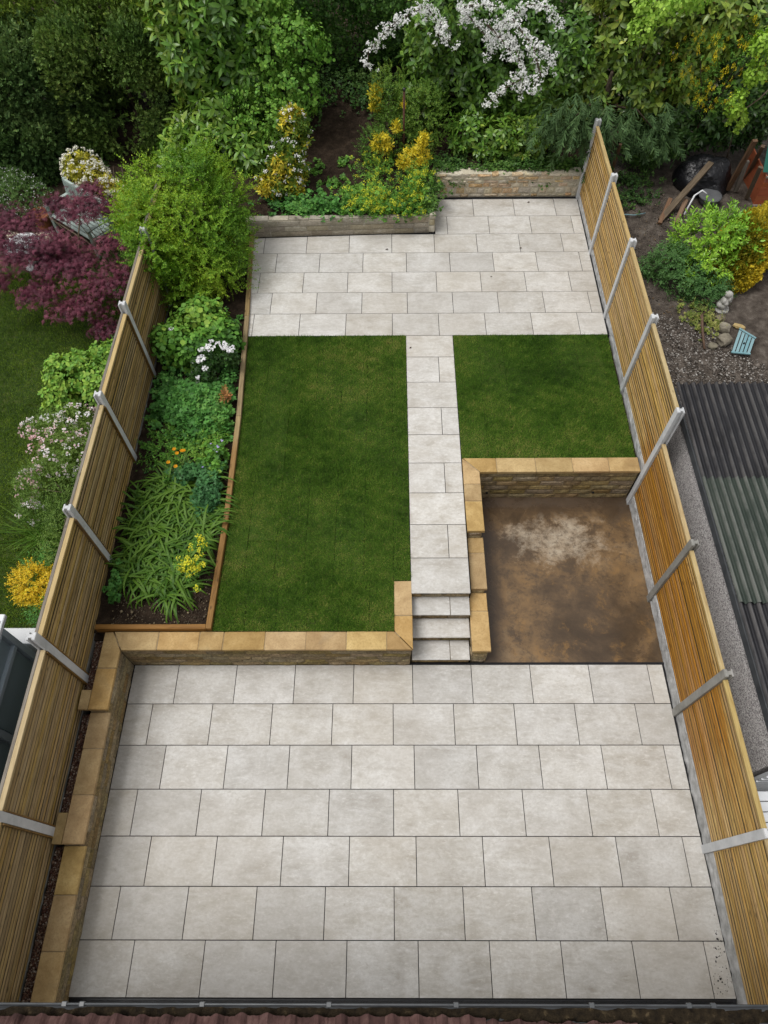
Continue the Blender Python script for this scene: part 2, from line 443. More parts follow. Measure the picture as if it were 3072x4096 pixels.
def bank_z(x, y): return 1.14 + max(0, min(1, (y - 13.5) / 4.5)) * 0.55 + lump(x, y, 1.4, 0.07)
sheet('earth_bank', -4.6, 0.95, 13.62, 26, 60, 90, bank_z, M['soil'])
sheet('earth_bank_right', 0.95, 4.5, 14.9, 26, 40, 80, lambda x, y: 1.22 + max(0, min(1, (y - 14.9) / 4.5)) * 0.45 + lump(x, y, 1.4, 0.07), M['soil'])
M['yard'] = simple('trodden_yard', [(0.22, (0.022, 0.018, 0.015)), (0.42, (0.062, 0.050, 0.041)), (0.58, (0.105, 0.087, 0.072)), (0.80, (0.20, 0.175, 0.15))], 5.5, 0.95, 0.15, 0.9, 0.04, 30, world_space=True, detail=12)
sheet('neighbour_yard', 4.34, 30, 8.0, 40, 110, 110, lambda x, y: 0.80 + lump(x, y, 1.1, 0.05), M['yard'])
def lawn2_z(x, y): return 0.40 + lump(x, y, 0.5, 0.03)
sheet('neighbour_lawn', -30, -4.55, -6, 13.6, 50, 40, lawn2_z, M['lawn'])
sheet('neighbour_border', -30, -4.6, 13.6, 40, 50, 60, lambda x, y: 0.42 + min(1, (y - 13.6) / 3) * 0.35 + lump(x, y, 0.9, 0.08), M['soil'])
box('subsoil', (-4.42, 0.27, 4.36, 13.65, -0.5, 0.70), M['soil'])['kind'] = 'structure'
box('subsoil', (0.27, 4.2, 7.50, 14.75, -0.5, 0.70), M['soil'])['kind'] = 'structure'
box('subsoil', (0.27, 1.20, 5.12, 7.50, -0.5, 0.70), M['soil'])['kind'] = 'structure'

# ------------------------------------------------------------------ paving
T, R = 0.903, 0.603
G = 0.005
def lay(name, rows, y0, joints, xl, xr, z, clips, label=None):
    par = empty(name, (0.5 * (xl + xr), y0, z), kind='structure')
    for k in range(rows):
        ya, yb = y0 + k * R, y0 + (k + 1) * R
        j0 = joints[k % 2]
        i0 = math.floor((xl - j0) / T)
        x = j0 + i0 * T
        while x < xr:
            p = [(x + G, ya + G), (x + T - G, ya + G), (x + T - G, yb - G), (x + G, yb - G)]
            for cl in clips(k):
                p = line_clip(p, *cl)
                if len(p) < 3: break
            if len(p) >= 3 and area(p) > 0.004:
                prism('paving_slab', p, z - 0.02, z + rnd.uniform(-0.0008, 0.0008), M['tile'], par, bevel=0.0016)
            x += T
    return par
lp = lay('lower_patio', 7, 0.0, (0.301, 0.0), -4.1, 4.3, 0.0,
    lambda k: [((-4.021, 0), (-3.996, 4.211), -1), ((4.174, 0), (4.146, 4.215), 1)])
obj('joint_bed', boxv(-4.06, 4.24, -0.004, 4.26, -0.05, -0.011), BOXF, M['grout'], lp)
H = 0.804
upc = [((-2.765, 10.463), (-2.935, 13.5), -1), ((4.138, 10.463), (4.158, 14.7), 1)]
up = lay('upper_patio', 7, 10.463, (0.0195, 0.3204), -3.1, 4.3, H,
    lambda k: upc + ([((-2.93, 13.372), (0.95, 13.512), -1)] if k == 4 else []) + ([((0.955, 13), (0.965, 14.7), -1)] if k > 4 else []))
obj('joint_bed', [(-2.80, 10.455, .74), (4.18, 10.455, .74), (4.18, 14.78, .74), (0.95, 14.78, .74), (0.95, 13.56, .74), (-2.96, 13.42, .74),
                  (-2.80, 10.455, .792), (4.18, 10.455, .792), (4.18, 14.78, .792), (0.95, 14.78, .792), (0.95, 13.56, .792), (-2.96, 13.42, .792)],
    [[6, 7, 8, 9, 10, 11]] + [[i, (i + 1) % 6, 6 + (i + 1) % 6, 6 + i] for i in range(6)], M['grout'], up)
PX0, PX1 = 0.278, 1.176
path = empty('path', (0.73, 5.05, H), kind='structure')
ys = [5.055 + k * R for k in range(9)] + [10.460]
ys[8] = 9.90
for k in range(9):
    ya, yb = ys[k], ys[k + 1]
    cuts = [PX0, PX1] if k % 2 == 0 else [PX0, PX0 + 0.602, PX1]
    for a, b in zip(cuts[:-1], cuts[1:]):
        prism('paving_slab', [(a + G, ya + G), (b - G, ya + G), (b - G, yb - G), (a + G, yb - G)], H - 0.02, H + rnd.uniform(-.0008, .0008), M['tile'], path, bevel=0.0016)
box('joint_bed', (PX0 - 0.004, PX1 + 0.004, 5.085, 10.453, 0.71, 0.79), M['grout'], path)

# pit floor
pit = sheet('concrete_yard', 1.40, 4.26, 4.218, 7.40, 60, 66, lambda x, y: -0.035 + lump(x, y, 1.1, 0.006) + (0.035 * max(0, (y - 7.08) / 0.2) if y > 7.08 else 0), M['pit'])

# ------------------------------------------------------------------ steps
steps = empty('garden_steps', (0.73, 4.23, 0), 'three pale paved garden steps between sandstone walls', 'steps')
for i, (z, ya, yb, split) in enumerate([(0.2, 4.231, 4.54, True), (0.4, 4.511, 4.82, False), (0.6, 4.794, 5.10, True)]):
    cuts = [0.285, 0.285 + 0.59, 1.176] if split else [0.285, 1.176]
    for a, b in zip(cuts[:-1], cuts[1:]):
        prism('tread', [(a + G, ya), (b - G, ya), (b - G, yb), (a + G, yb)], z - 0.022, z, M['tile'], steps, bevel=0.002)

STONES = []
def stone_mesh(seed, mat, rough=0.016, nx=6, nz=4):
    """unit rock-faced stone: x -0.5..0.5, z 0..1, face at y=0 pointing to -y, depth to y=1"""
    r = random.Random(seed); V = []; F = []
    for j in range(nz + 1):
        for i in range(nx + 1):
            u, v = i / nx, j / nz
            edge = min(u, 1 - u, v, 1 - v) * 4
            h = (0.0 if edge < 0.01 else (0.35 + 0.65 * min(1, edge))) * (1 + 0.9 * mnoise.noise(Vector((u * 3 + seed * 7.1, v * 2 + seed, 0.5))))
            V.append((u - 0.5 + (r.uniform(-.02, .02) if 0 < i < nx else 0), -h * rough, v + (r.uniform(-.04, .04) if 0 < j < nz else 0)))
    for j in range(nz):
        for i in range(nx):
            a = j * (nx + 1) + i; F.append([a, a + 1, a + nx + 2, a + nx + 1])
    n0 = len(V); V += [(-.5, .08, 0), (.5, .08, 0), (.5, .08, 1), (-.5, .08, 1)]
    bl, br, tr, tl = 0, nx, (nx + 1) * (nz + 1) - 1, (nx + 1) * nz
    F += [[n0] + [n0 + 1] + list(range(nx, -1, -1)), [n0 + 2, n0 + 3] + list(range(tl, tr + 1)),
          [n0 + 1, n0 + 2] + [tr - k * (nx + 1) for k in range(nz + 1)], [n0 + 3, n0] + [k * (nx + 1) for k in range(nz + 1)]]
    return mesh_from('stone', V, F, mat)
SM = [stone_mesh(s, M['stone'], 0.013) for s in range(10)]
BM_ = [stone_mesh(40 + s, M['block'], 0.006, 4, 2) for s in range(4)]

def coursed(parent, x0, y0, x1, y1, z0, z1, ch=0.125, lens=(0.26, 0.52), meshes=SM, joint=0.013, first=None, name='stone'):
    """a face of stones from (x0,y0) to (x1,y1); outward normal lies on the right of the direction of travel"""
    L = math.hypot(x1 - x0, y1 - y0); a = math.atan2(y1 - y0, x1 - x0); dx, dy = (x1 - x0) / L, (y1 - y0) / L
    n = max(1, round((z1 - z0) / ch)); h = (z1 - z0) / n
    for c in range(n):
        s = 0.0; f = True
        while s < L - 1e-4:
            ln = rnd.uniform(*lens)
            if f: ln *= rnd.uniform(0.4, 1.0); f = False
            if L - s - ln < 0.12: ln = L - s
            m = s + ln / 2
            hh = h - joint
            o = inst(name, rnd.choice(meshes), parent, (x0 + dx * m + dy * 0, y0 + dy * m, z0 + c * h + joint / 2), (0, 0, a), (max(0.02, ln - joint), 1.0, hh))
            s += ln

for z, y in ((0, 4.262), (0.2, 4.545), (0.4, 4.826), (0.6, 5.092)):
    coursed(steps, 0.286, y, 1.174, y, z, z + 0.176, 0.18, (0.26, 0.4))
box('core', (0.287, 1.173, 4.28, 5.12, -0.05, 0.175), M['mortar'], steps)
box('core', (0.287, 1.173, 4.57, 5.12, 0.177, 0.375), M['mortar'], steps)
box('core', (0.287, 1.173, 4.85, 5.12, 0.377, 0.575), M['mortar'], steps)
box('core', (0.287, 1.173, 5.105, 5.12, 0.577, 0.77), M['mortar'], steps)

# ------------------------------------------------------------------ retaining walls
CT = 0.055
def cop(parent, poly, z, name='coping_stone'):
    poly = [(x + rnd.uniform(-.003, .003), y + rnd.uniform(-.003, .003)) for x, y in poly]
    prism(name, poly, z - CT, z + rnd.uniform(-0.003, 0.003), M['coping'], parent, bevel=0.006)
rw = empty('retaining_wall', (-1.8, 4.3, 0), 'buff stone retaining wall with sandstone coping around the lawn side of the lower patio', 'wall')
# main run
coursed(rw, -3.99, 4.222, 0.255, 4.222, 0.0, 0.738)
box('mortar_core', (-4.02, 0.262, 4.230, 4.42, -0.1, 0.742), M['mortar'], rw)
coursed(rw, 0.262, 4.236, 0.262, 5.24, 0.0, 0.738)
box('mortar_core', (0.06, 0.255, 4.42, 5.25, -0.1, 0.742), M['mortar'], rw)
g = 0.008
xs = [-3.955]
cuts = [-3.955, -3.43, -2.83, -2.475, -1.865, -1.27, -0.68, -0.09]
YF, YB = 4.176, 4.455
cop(rw, [(-3.952 + g, YF), (cuts[1] - g, YF), (cuts[1] - g, YB), (-4.105 + g, YB)], 0.795)
for a, b in zip(cuts[1:-1], cuts[2:]): cop(rw, [(a + g * .5, YF), (b - g * .5, YF), (b - g * .5, YB), (a + g * .5, YB)], 0.795)
cop(rw, [(cuts[-1] + g * .5, YF), (0.285 - g, YF), (0.018 - g, YB), (cuts[-1] + g * .5, YB)], 0.795)
cop(rw, [(0.288, YF + g), (0.288, 4.70), (0.022, 4.70), (0.022, YB + g)], 0.795)
cop(rw, [(0.288, 4.71), (0.288, 5.268), (0.022, 5.268), (0.022, 4.71)], 0.795)
box('mortar_joint', (-3.88, 0.10, 4.186, 4.446, 0.744, 0.7865), M['mortar'], rw)
box('mortar_joint', (0.032, 0.279, 4.45, 5.255, 0.744, 0.7865), M['mortar'], rw)
# left run, stepping down towards the house
for ya, yb, zt in ((3.32, 4.222, 0.78), (1.64, 3.32, 0.648), (-0.16, 1.64, 0.540)):
    coursed(rw, -4.018, ya, -4.012, yb, 0.0, zt - CT)
    box('mortar_core', (-4.23, -4.022, ya, yb, -0.1, zt - CT + 0.002), M['mortar'], rw)
cop(rw, [(-3.962, YF + .006), (-4.115, YB), (-4.235, YB), (-4.235, 3.915), (-3.965, 3.915)], 0.785)
cop(rw, [(-4.235, 3.905), (-4.235, 3.322), (-3.965, 3.322), (-3.965, 3.905)], 0.785)
for ys_, zt in (((3.318, 2.825, 2.235, 1.642), 0.650), ((1.638, 1.082, 0.487, -0.14), 0.542)):
    for a, b in zip(ys_[:-1], ys_[1:]): cop(rw, [(-4.245, a - g * .5), (-4.245, b + g * .5), (-3.968, b + g * .5), (-3.968, a - g * .5)], zt)
for ya, yb, zt in ((3.335, 4.40, .777), (1.655, 3.31, .642), (-.13, 1.63, .534)): box('mortar_joint', (-4.232, -3.980, ya, yb, zt - .04, zt), M['mortar'], rw)
cop(rw, [(-4.385, 3.60), (-4.385, 3.324), (-4.245, 3.324), (-4.245, 3.60)], 0.775)
cop(rw, [(-4.385, 2.02), (-4.385, 1.645), (-4.253, 1.645), (-4.253, 2.02)], 0.640)

pw = empty('retaining_wall', (1.33, 5.7, 0), 'stepped buff stone wall with sandstone coping around the sunken concrete yard', 'wall')
coursed(pw, 1.43, 7.285, 4.15, 7.285, -0.02, 0.775)
box('mortar_core', (1.2, 4.155, 7.294, 7.50, -0.1, 0.778), M['mortar'], pw)
segs = ((6.13, 7.285, 0.835), (5.215, 6.13, 0.62), (4.275, 5.215, 0.487))
for ya, yb, zt in segs:
    coursed(pw, 1.428, ya, 1.428, yb, -0.02, zt - CT)
    box('mortar_core', (1.205, 1.42, ya + (0.01 if ya < 4.3 else 0), yb, -0.1, zt - CT + 0.002), M['mortar'], pw)
coursed(pw, 1.21, 4.275, 1.42, 4.275, -0.02, 0.43, lens=(0.2, 0.3))
coursed(pw, 1.196, 5.2, 1.196, 4.28, 0.0, 0.43)
coursed(pw, 1.21, 5.215, 1.42, 5.215, 0.43, 0.565, lens=(0.2, 0.3)); coursed(pw, 1.21, 6.13, 1.42, 6.13, 0.565, 0.78, lens=(0.2, 0.3))
YF, YB = 7.258, 7.545
cop(pw, [(1.468 + g, YF), (1.76 - g, YF), (1.76 - g, YB), (1.195 + g, YB)], 0.835)
for a, b in zip((1.76, 2.415, 3.03, 3.64), (2.415, 3.03, 3.64, 4.15)): cop(pw, [(a + g * .5, YF), (b - g * .5, YF), (b - g * .5, YB), (a + g * .5, YB)], 0.835)
cop(pw, [(1.188, YB - .006), (1.188, 7.02), (1.463, 7.02), (1.463, YF)], 0.835)
cop(pw, [(1.188, 7.01), (1.188, 6.69), (1.463, 6.69), (1.463, 7.01)], 0.835)
cop(pw, [(1.188, 6.68), (1.188, 6.125), (1.463, 6.125), (1.463, 6.68)], 0.83)
cop(pw, [(1.188, 6.122), (1.188, 5.845), (1.463, 5.845), (1.463, 6.122)], 0.62)
cop(pw, [(1.188, 5.835), (1.188, 5.213), (1.463, 5.213), (1.463, 5.835)], 0.62)
cop(pw, [(1.183, 5.21), (1.183, 4.91), (1.458, 4.91), (1.458, 5.21)], 0.487)
cop(pw, [(1.183, 4.90), (1.183, 4.262), (1.461, 4.262), (1.461, 4.90)], 0.487)
for q in ((1.25, 4.14, 7.270, 7.535, .785, .826), (1.200, 1.452, 6.137, 7.45, .784, .8255), (1.200, 1.452, 5.225, 6.112, .57, .6115), (1.195, 1.446, 4.275, 5.20, .44, .479)): box('mortar_joint', q, M['mortar'], pw)
for x in (1.66, 3.52):
    V, F = tube_geo([(0, -.004, 0), (0, .03, 0)], 0.02, 12)
    inst('weep_hole', mesh_from('weep_hole', V, F, M['grout']), pw, (x, 7.262, 0.17))

# ------------------------------------------------------------------ far walls
bw = empty('garden_wall', (-1, 13.5, H), 'low grey concrete block wall below the flower bank', 'wall')
coursed(bw, -3.0, 13.405, 0.80, 13.535, 0.80, 1.17, 0.125, (0.42, 0.47), BM_, 0.014, name='block')
obj('mortar_core', [(-3.05, 13.412, .7), (0.82, 13.548, .7), (0.82, 13.66, .7), (-3.05, 13.55, .7), (-3.05, 13.412, 1.172), (0.82, 13.548, 1.172), (0.82, 13.66, 1.172), (-3.05, 13.55, 1.172)], BOXF, M['block'], bw)
for i in range(9):
    x = -3.0 + i * 0.425
    box('block', (x + .005, x + .42, 13.43 + .014 * i, 13.60, 1.174, 1.19 + rnd.uniform(-.006, .006)), M['block'], bw, bevel=.006)
for k, z in enumerate((0.8, 0.97, 1.12)):
    box('end_stone', (0.815, 0.945 + rnd.uniform(-.02, .01), 13.53, 13.72, z, z + (0.165, 0.145, 0.13)[k]), M['rubble'], bw, bevel=.02)
box('return_wall', (0.83, 0.93, 13.70, 14.80, 0.7, 1.20), M['block'], bw, bevel=.01)

sw = empty('garden_wall', (2.55, 14.8, H), 'old random rubble stone wall in cream and rust behind the upper patio', 'wall')
box('mortar_core', (0.94, 4.16, 14.775, 15.0, 0.7, 1.345), M['rubble_mortar'], sw)
RS = [stone_mesh(80 + s, M['rubble'], 0.014, 6, 4) for s in range(6)] + [stone_mesh(90 + s, M['rubble_warm'], 0.020, 6, 4) for s in range(3)]
zc = 0.815
for c, hh in enumerate((0.075, 0.15, 0.10, 0.065, 0.075, 0.07)):
    x = 0.95 + rnd.uniform(0, .06)
    while x < 4.12:
        ln = rnd.uniform(0.14, 0.36) if c != 1 else rnd.uniform(0.13, 0.27)
        if x + ln > 4.13: ln = 4.14 - x
        if ln > 0.05:
            o = inst('stone', rnd.choice(RS), sw, (x + ln / 2, 14.77, zc + rnd.uniform(-.008, .008)), (0, rnd.uniform(-.05, .05), 0), (ln - rnd.uniform(.010, .035), rnd.uniform(.5, 1.4), hh - rnd.uniform(.008, .028)))
        x += ln
    zc += hh + 0.002

# ------------------------------------------------------------------ timber edging
te = empty('timber_edging', (-2.7, 8, 0.7), 'sawn timber edging boards between the flower bed and the lawn', 'edging')
pts = [(-2.975, 13.40), (-2.82, 10.95), (-2.70, 8.45), (-2.668, 6.35), (-2.70, 4.47)]
for a, b in zip(pts[:-1], pts[1:]):
    dv = (Vector((*b, 0)) - Vector((*a, 0))).normalized() * 0.003
    o = beam('board', (a[0] + dv.x, a[1] + dv.y, 0.80), (b[0] - dv.x, b[1] - dv.y, 0.80), 0.085, 0.15, M['edging'], te)
o = beam('board', (-4.36, 4.505, 0.80), (-2.745, 4.505, 0.80), 0.075, 0.15, M['edging'], te)

# ------------------------------------------------------------------ fences
def post_mesh(w, d, h, mat, top_jit=0.004):
    """H section post, slot on both y sides; front (-x) face at x=0"""
    s = 0.028; a, b = d * 0.36, d * 0.80
    prof = [(0, -w/2), (a, -w/2), (a, -w/2 + s), (b, -w/2 + s), (b, -w/2), (d, -w/2), (d, w/2), (b, w/2), (b, w/2 - s), (a, w/2 - s), (a, w/2), (0, w/2)]
    n = len(prof)
    V = [(x, y, 0) for x, y in prof] + [(x, y, h - 0.012) for x, y in prof] + [(0.5 * d + (x - .5 * d) * .9, y * .9, h + rnd.uniform(-top_jit, top_jit)) for x, y in prof]
    # caps split into convex quads: front bar, web, back bar
    F = [[0, 1, 10, 11][::-1], [2, 3, 8, 9][::-1], [4, 5, 6, 7][::-1]]
    F = [[24 + i for i in f[::-1]] for f in F] 
    for i in range(n):
        j = (i + 1) % n
        F.append([i, j, n + j, n + i]); F.append([n + i, n + j, 2 * n + j, 2 * n + i])
    return mesh_from('post', V, F, mat)

def rock_board(name, x, y0, y1, z0, z1, face, mat, parent, thick=0.045):
    """rock-faced gravel board; face=-1: rough side to -x"""
    ny, nz = max(8, int((y1 - y0) / 0.045)), 6
    V = []; F = []
    for j in range(nz + 1):
        for i in range(ny + 1):
            y = y0 + (y1 - y0) * i / ny; z = z0 + (z1 - z0) * j / nz
            k = 0 if j in (0,) else 1
            d = 0.015 * (0.6 + mnoise.noise(Vector((y * 9, z * 12, x))) + 0.5 * mnoise.noise(Vector((y * 21, z * 25, x)))) * k
            V.append((x + face * d, y, z + (0.008 * mnoise.noise(Vector((y * 11, 4, x))) if j == nz else 0)))
    for j in range(nz):
        for i in range(ny):
            a = j * (ny + 1) + i; F.append([a, a + 1, a + ny + 2, a + ny + 1])
    n0 = len(V); m = nz * (ny + 1)
    for i in range(ny + 1): V.append((x - face * thick, y0 + (y1 - y0) * i / ny, z1))
    for i in range(ny): F.append([m + i, m + i + 1, n0 + i + 1, n0 + i])
    return obj(name, V, F, mat, parent)

def slat_mesh(L, h, th, mat, seed):
    """rounded-edge board along local y, length L"""
    c = min(h * .22, th * .45); V = []
    for y in (0, L):
        V += [(-th/2 + c, y, -h/2), (th/2, y, -h/2), (th/2, y, h/2), (-th/2 + c, y, h/2), (-th/2, y, h/2 - c), (-th/2, y, -h/2 + c)]
    F = [list(range(6)), list(range(11, 5, -1))] + [[i, i + 6, (i + 1) % 6 + 6, (i + 1) % 6] for i in range(6)]
    return mesh_from('slat', V, F, mat)

def build_fence(name, label, xf, face, posts, panels, slat_mat, cap_mat, post_d=0.11, post_w=0.105, battens=None, back=None, n_slats=20):
    root = empty(name, (xf, panels[0][0], panels[0][2]), label, 'fence')
    for (y, zb, zt, pm) in posts:
        me = post_mesh(post_w, post_d, zt - zb, pm)
        o = inst('post', me, root, (xf, y, zb), (0, 0, 0 if face < 0 else math.pi))
    for (y0, y1, zb, zt, gb) in panels:
        px = xf - face * 0.048
        pn = box('gap_shade_sheet', (min(px, px - face * .022), max(px, px - face * .022), y0 + .02, y1 - .02, zb, zt - 0.03), M['gap_shade'], root)
        L = y1 - y0 - 0.01; pitch = (zt - 0.035 - zb) / n_slats
        sms = [slat_mesh(L, pitch * q, 0.02, slat_mat, 0) for q in (0.62, 0.70, 0.77, 0.83)]
        for k in range(n_slats):
            inst('slat', rnd.choice(sms), pn, (px + face * (-0.003 + rnd.uniform(-.002, .003)), y0 + 0.005 if face < 0 else y1 - 0.005, zb + pitch * (k + .5) + rnd.uniform(-.006, .006)),
                 (rnd.uniform(-.0025, .0025), 0, 0 if face < 0 else math.pi))
        cw = 0.062
        cx = px - face * 0.004
        o = beam('cap_rail', (cx, y0 + .004, zt - 0.014), (cx, y1 - .004, zt - 0.014), cw, 0.028, cap_mat, pn)
        if battens:
            for yb in (y0 + 0.022, y1 - 0.022):
                beam('frame_batten', (px + face * .030, yb, zb), (px + face * .030, yb, zt - .03), 0.04, 0.018, battens, pn, roll=math.pi / 2 if False else 0.0)
        if back:
            beam('back_rail', (px - face * 0.055, y0, zt - 0.045), (px - face * 0.055, y1, zt - 0.045), 0.045, 0.10, back, pn)
        if gb:
            rock_board('gravel_board', px + face * 0.002, y0 + .01, y1 - .01, gb[0], gb[1], face, gb[2], root)
    return root
M['gap_shade'] = make_wood('gap_shade_backing', (0.05, 0.034, 0.015), (0.03, 0.02, 0.009), (0.016, 0.011, 0.006))  # near-black sheet behind the slats: shade of the open gaps put into its colour
cw_, cd_ = M['concrete_wet'], M['concrete']
PY = [14.70, 12.83, 10.95, 9.085, 7.19, 5.325, 3.475, 1.65, -0.20]
posts = [(PY[0], .6, 2.55, cd_), (PY[1], .6, 2.56, cd_), (PY[2], .6, 2.55, cd_), (PY[3], .6, 2.54, cd_), (PY[4], -.1, 2.50, cd_), (PY[5], -.1, 1.90, cw_), (PY[6], -.1, 1.87, cw_), (PY[7], -.1, 1.82, cd_), (PY[8], -.1, 1.84, cd_)]
hw = 0.045
panels = []
for i in range(8):
    a, b = PY[i + 1] + hw, PY[i] - hw
    if i < 4: panels.append((a, b, 0.93, 2.44 - 0.004 * i, (0.70, 0.93, M['gravelboard'])))
    else: panels.append((a, b, 0.25, 1.745, (-0.06, 0.25, M['gravelboard'])))
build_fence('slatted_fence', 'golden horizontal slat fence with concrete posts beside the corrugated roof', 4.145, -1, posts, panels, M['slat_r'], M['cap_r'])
LY = [13.2, 11.38, 9.50, 7.60, 5.62, 3.78, 1.79, -0.08]
lposts = [(LY[0], .5, 2.56, cd_), (LY[1], .5, 2.53, cd_), (LY[2], .5, 2.50, cd_), (LY[3], .5, 2.45, cd_), (LY[4], .4, 2.40, cd_), (LY[5], .4, 2.38, cd_), (LY[6], .3, 2.17, cd_), (LY[7], .3, 2.15, cd_)]
lz = [(0.86, 2.40), (0.83, 2.36), (0.79, 2.31), (0.73, 2.24), (0.71, 2.20), (0.54, 2.02), (0.45, 1.98)]
lpan = [(LY[i + 1] + hw, LY[i] - hw, lz[i][0], lz[i][1], (lz[i][0] - .25, lz[i][0], M['concrete_wet'])) for i in range(7)]
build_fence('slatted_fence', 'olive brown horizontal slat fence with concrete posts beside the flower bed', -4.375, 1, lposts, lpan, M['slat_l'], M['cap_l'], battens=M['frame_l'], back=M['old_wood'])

# ------------------------------------------------------------------ lawn turf and grass
def turf(name, poly, z, strip):
    par = empty(name, (sum(p[0] for p in poly) / len(poly), sum(p[1] for p in poly) / len(poly), z), kind='structure')
    x0, x1 = min(p[0] for p in poly), max(p[0] for p in poly); x = x0; k = 0
    while x < x1:
        y = min(p[1] for p in poly) - (0.6, 2.9, 1.5)[k % 3]
        while y < max(p[1] for p in poly):
            c = clip(clip(clip(clip(list(poly), -1, 0, -(x + .004)), 1, 0, x + strip - .004), 0, -1, -(y + .004)), 0, 1, y + 3.59)
            if len(c) >= 3 and area(c) > .01:
                prism('turf_roll', c, z - .06, z + rnd.uniform(-.004, .004), M['turf'], par, bevel=.004)
            y += 3.6
        x += strip; k += 1
    return par
M['turf'] = simple('turf', [(0.30, (0.030, 0.056, 0.010)), (0.5, (0.048, 0.085, 0.014)), (0.72, (0.085, 0.098, 0.025))], 7, 0.95, 0.1, 0.6, 0.02, 90, vary=0.08, sat=0.06, hue=0.005)
L1 = [(-2.64, 4.46), (0.018, 4.46), (0.018, 5.272), (0.272, 5.272), (0.272, 10.458), (-2.735, 10.458), (-2.655, 8.45), (-2.622, 6.35)]
L1 = [(-2.645, 4.462), (0.016, 4.462), (0.272, 5.275), (0.272, 10.455), (-2.74, 10.455), (-2.652, 8.45), (-2.620, 6.35)]
L1a = [(-2.650, 4.462), (0.016, 4.462), (0.016, 5.275), (-2.625, 5.275)]
L1b = [(-2.625, 5.275), (0.272, 5.275), (0.272, 10.455), (-2.745, 10.455), (-2.655, 8.45), (-2.622, 6.35)]
L2 = [(1.182, 7.552), (4.128, 7.552), (4.128, 10.455), (1.182, 10.455)]
lawnA = turf('lawn', L1b, 0.795, 0.46); lawnA2 = turf('lawn_strip', L1a, 0.795, 0.46); lawnB = turf('lawn_right', L2, 0.795, 0.46)

def in_poly(P, poly):
    inside = np.zeros(len(P), bool); n = len(poly)
    for i in range(n):
        x0, y0 = poly[i]; x1, y1 = poly[(i + 1) % n]
        c = ((y0 > P[:, 1]) != (y1 > P[:, 1])) & (P[:, 0] < (x1 - x0) * (P[:, 1] - y0) / (y1 - y0 + 1e-12) + x0)
        inside ^= c
    return inside
def vnoise(P, s, seed=0):
    """cheap smooth noise from sums of sines, about -1..1"""
    r = np.random.default_rng(seed); o = np.zeros(len(P))
    for k in range(6):
        d = r.normal(size=P.shape[1]); d /= np.linalg.norm(d)
        o += np.sin(P @ d * s * r.uniform(.6, 1.7) + r.uniform(0, 6.3))
    return o / 3.0

def leaf_mat(name, rough=0.5, spec=0.25, trans=0.22, sat=1.0):
    t = NT(name)
    at = t.n('ShaderNodeAttribute', attribute_name='Col')
    t.l(at.outputs['Color'], t.b.inputs['Base Color'])
    t.b.inputs['Roughness'].default_value = rough; t.b.inputs['Specular IOR Level'].default_value = spec
    tr = t.n('ShaderNodeBsdfTranslucent'); mx = t.n('ShaderNodeMixShader'); mx.inputs[0].default_value = trans
    hs = t.n('ShaderNodeHueSaturation'); hs.inputs['Saturation'].default_value = 1.1; hs.inputs['Value'].default_value = 1.3
    t.l(at.outputs['Color'], hs.inputs['Color']); t.l(hs.outputs[0], tr.inputs['Color'])
    t.l(t.b.outputs[0], mx.inputs[1]); t.l(tr.outputs[0], mx.inputs[2]); t.l(mx.outputs[0], t.out.inputs[0])
    return t.m
M['grass'] = leaf_mat('grass_blade', 0.65, 0.12, 0.3)
M['leaf'] = leaf_mat('leaf', 0.5, 0.22, 0.2)
M['leaf_gloss'] = leaf_mat('glossy_leaf', 0.33, 0.40, 0.12)
M['leaf_dull'] = leaf_mat('dull_leaf', 0.65, 0.2, 0.18)
M['petal'] = leaf_mat('petal', 0.6, 0.2, 0.3)

def lerp_cols(pal, t):
    pal = np.asarray(pal, float); x = np.clip(t, 0, 0.9999) * (len(pal) - 1); i = x.astype(int); f = (x - i)[:, None]
    return pal[i] * (1 - f) + pal[np.minimum(i + 1, len(pal) - 1)] * f

def grass(name, polys, z, n, h, label, pal, width=0.0035, seed=1, zf=None, seam=None):
    r = np.random.default_rng(seed); pts = []
    for poly in polys:
        a = abs(area(poly)); tot = sum(abs(area(p)) for p in polys); k = int(n * a / tot)
        lo = np.min(poly, 0); hi = np.max(poly, 0)
        P = r.uniform(lo, hi, size=(int(k * 1.15 * (hi - lo).prod() / a), 2)); P = P[in_poly(P, poly)][:k]; pts.append(P)
    P = np.concatenate(pts)
    if seam is not None:
        u = (P[:, 0] - np.where(P[:, 0] > 1, 1.182, np.where(P[:, 1] < 5.275, -2.650, -2.745)) + .02 * vnoise(P, 2, 3) * .4) / seam; u = np.abs(u - np.round(u)) * seam
        P = P[(u > .009) | (r.random(len(P)) < .5)]
    N = len(P)
    zz = np.full(N, z) if zf is None else np.array([zf(x, y) for x, y in P])
    ang = r.uniform(0, 6.283, N); lean = r.uniform(0.2, 1.1, N); hh = h * r.uniform(.5, 1.2, N) * (1 + .25 * vnoise(P, 3, seed))
    d = np.c_[np.cos(ang), np.sin(ang)]; s = np.c_[-d[:, 1], d[:, 0]] * width * r.uniform(.7, 1.4, N)[:, None]
    b0 = np.c_[P - s, zz]; b1 = np.c_[P + s, zz]; tip = np.c_[P + d * (hh * np.sin(lean))[:, None], zz + hh * np.cos(lean)]
    V = np.stack([b0, b1, tip], 1).reshape(-1, 3); F = np.arange(3 * N).reshape(-1, 3)
    t = np.clip(0.42 + 0.15 * vnoise(P, 1.7, seed + 1) + 0.14 * vnoise(P, 6, seed + 2) + 0.12 * vnoise(P, 19, seed + 4) + r.normal(0, .20, N), 0, 1)
    c = np.repeat(lerp_cols(pal, t), 3, 0)
    o = obj(name, V, F, M['grass'], cols=c)
    return tag(o, label, 'grass', kind='stuff')
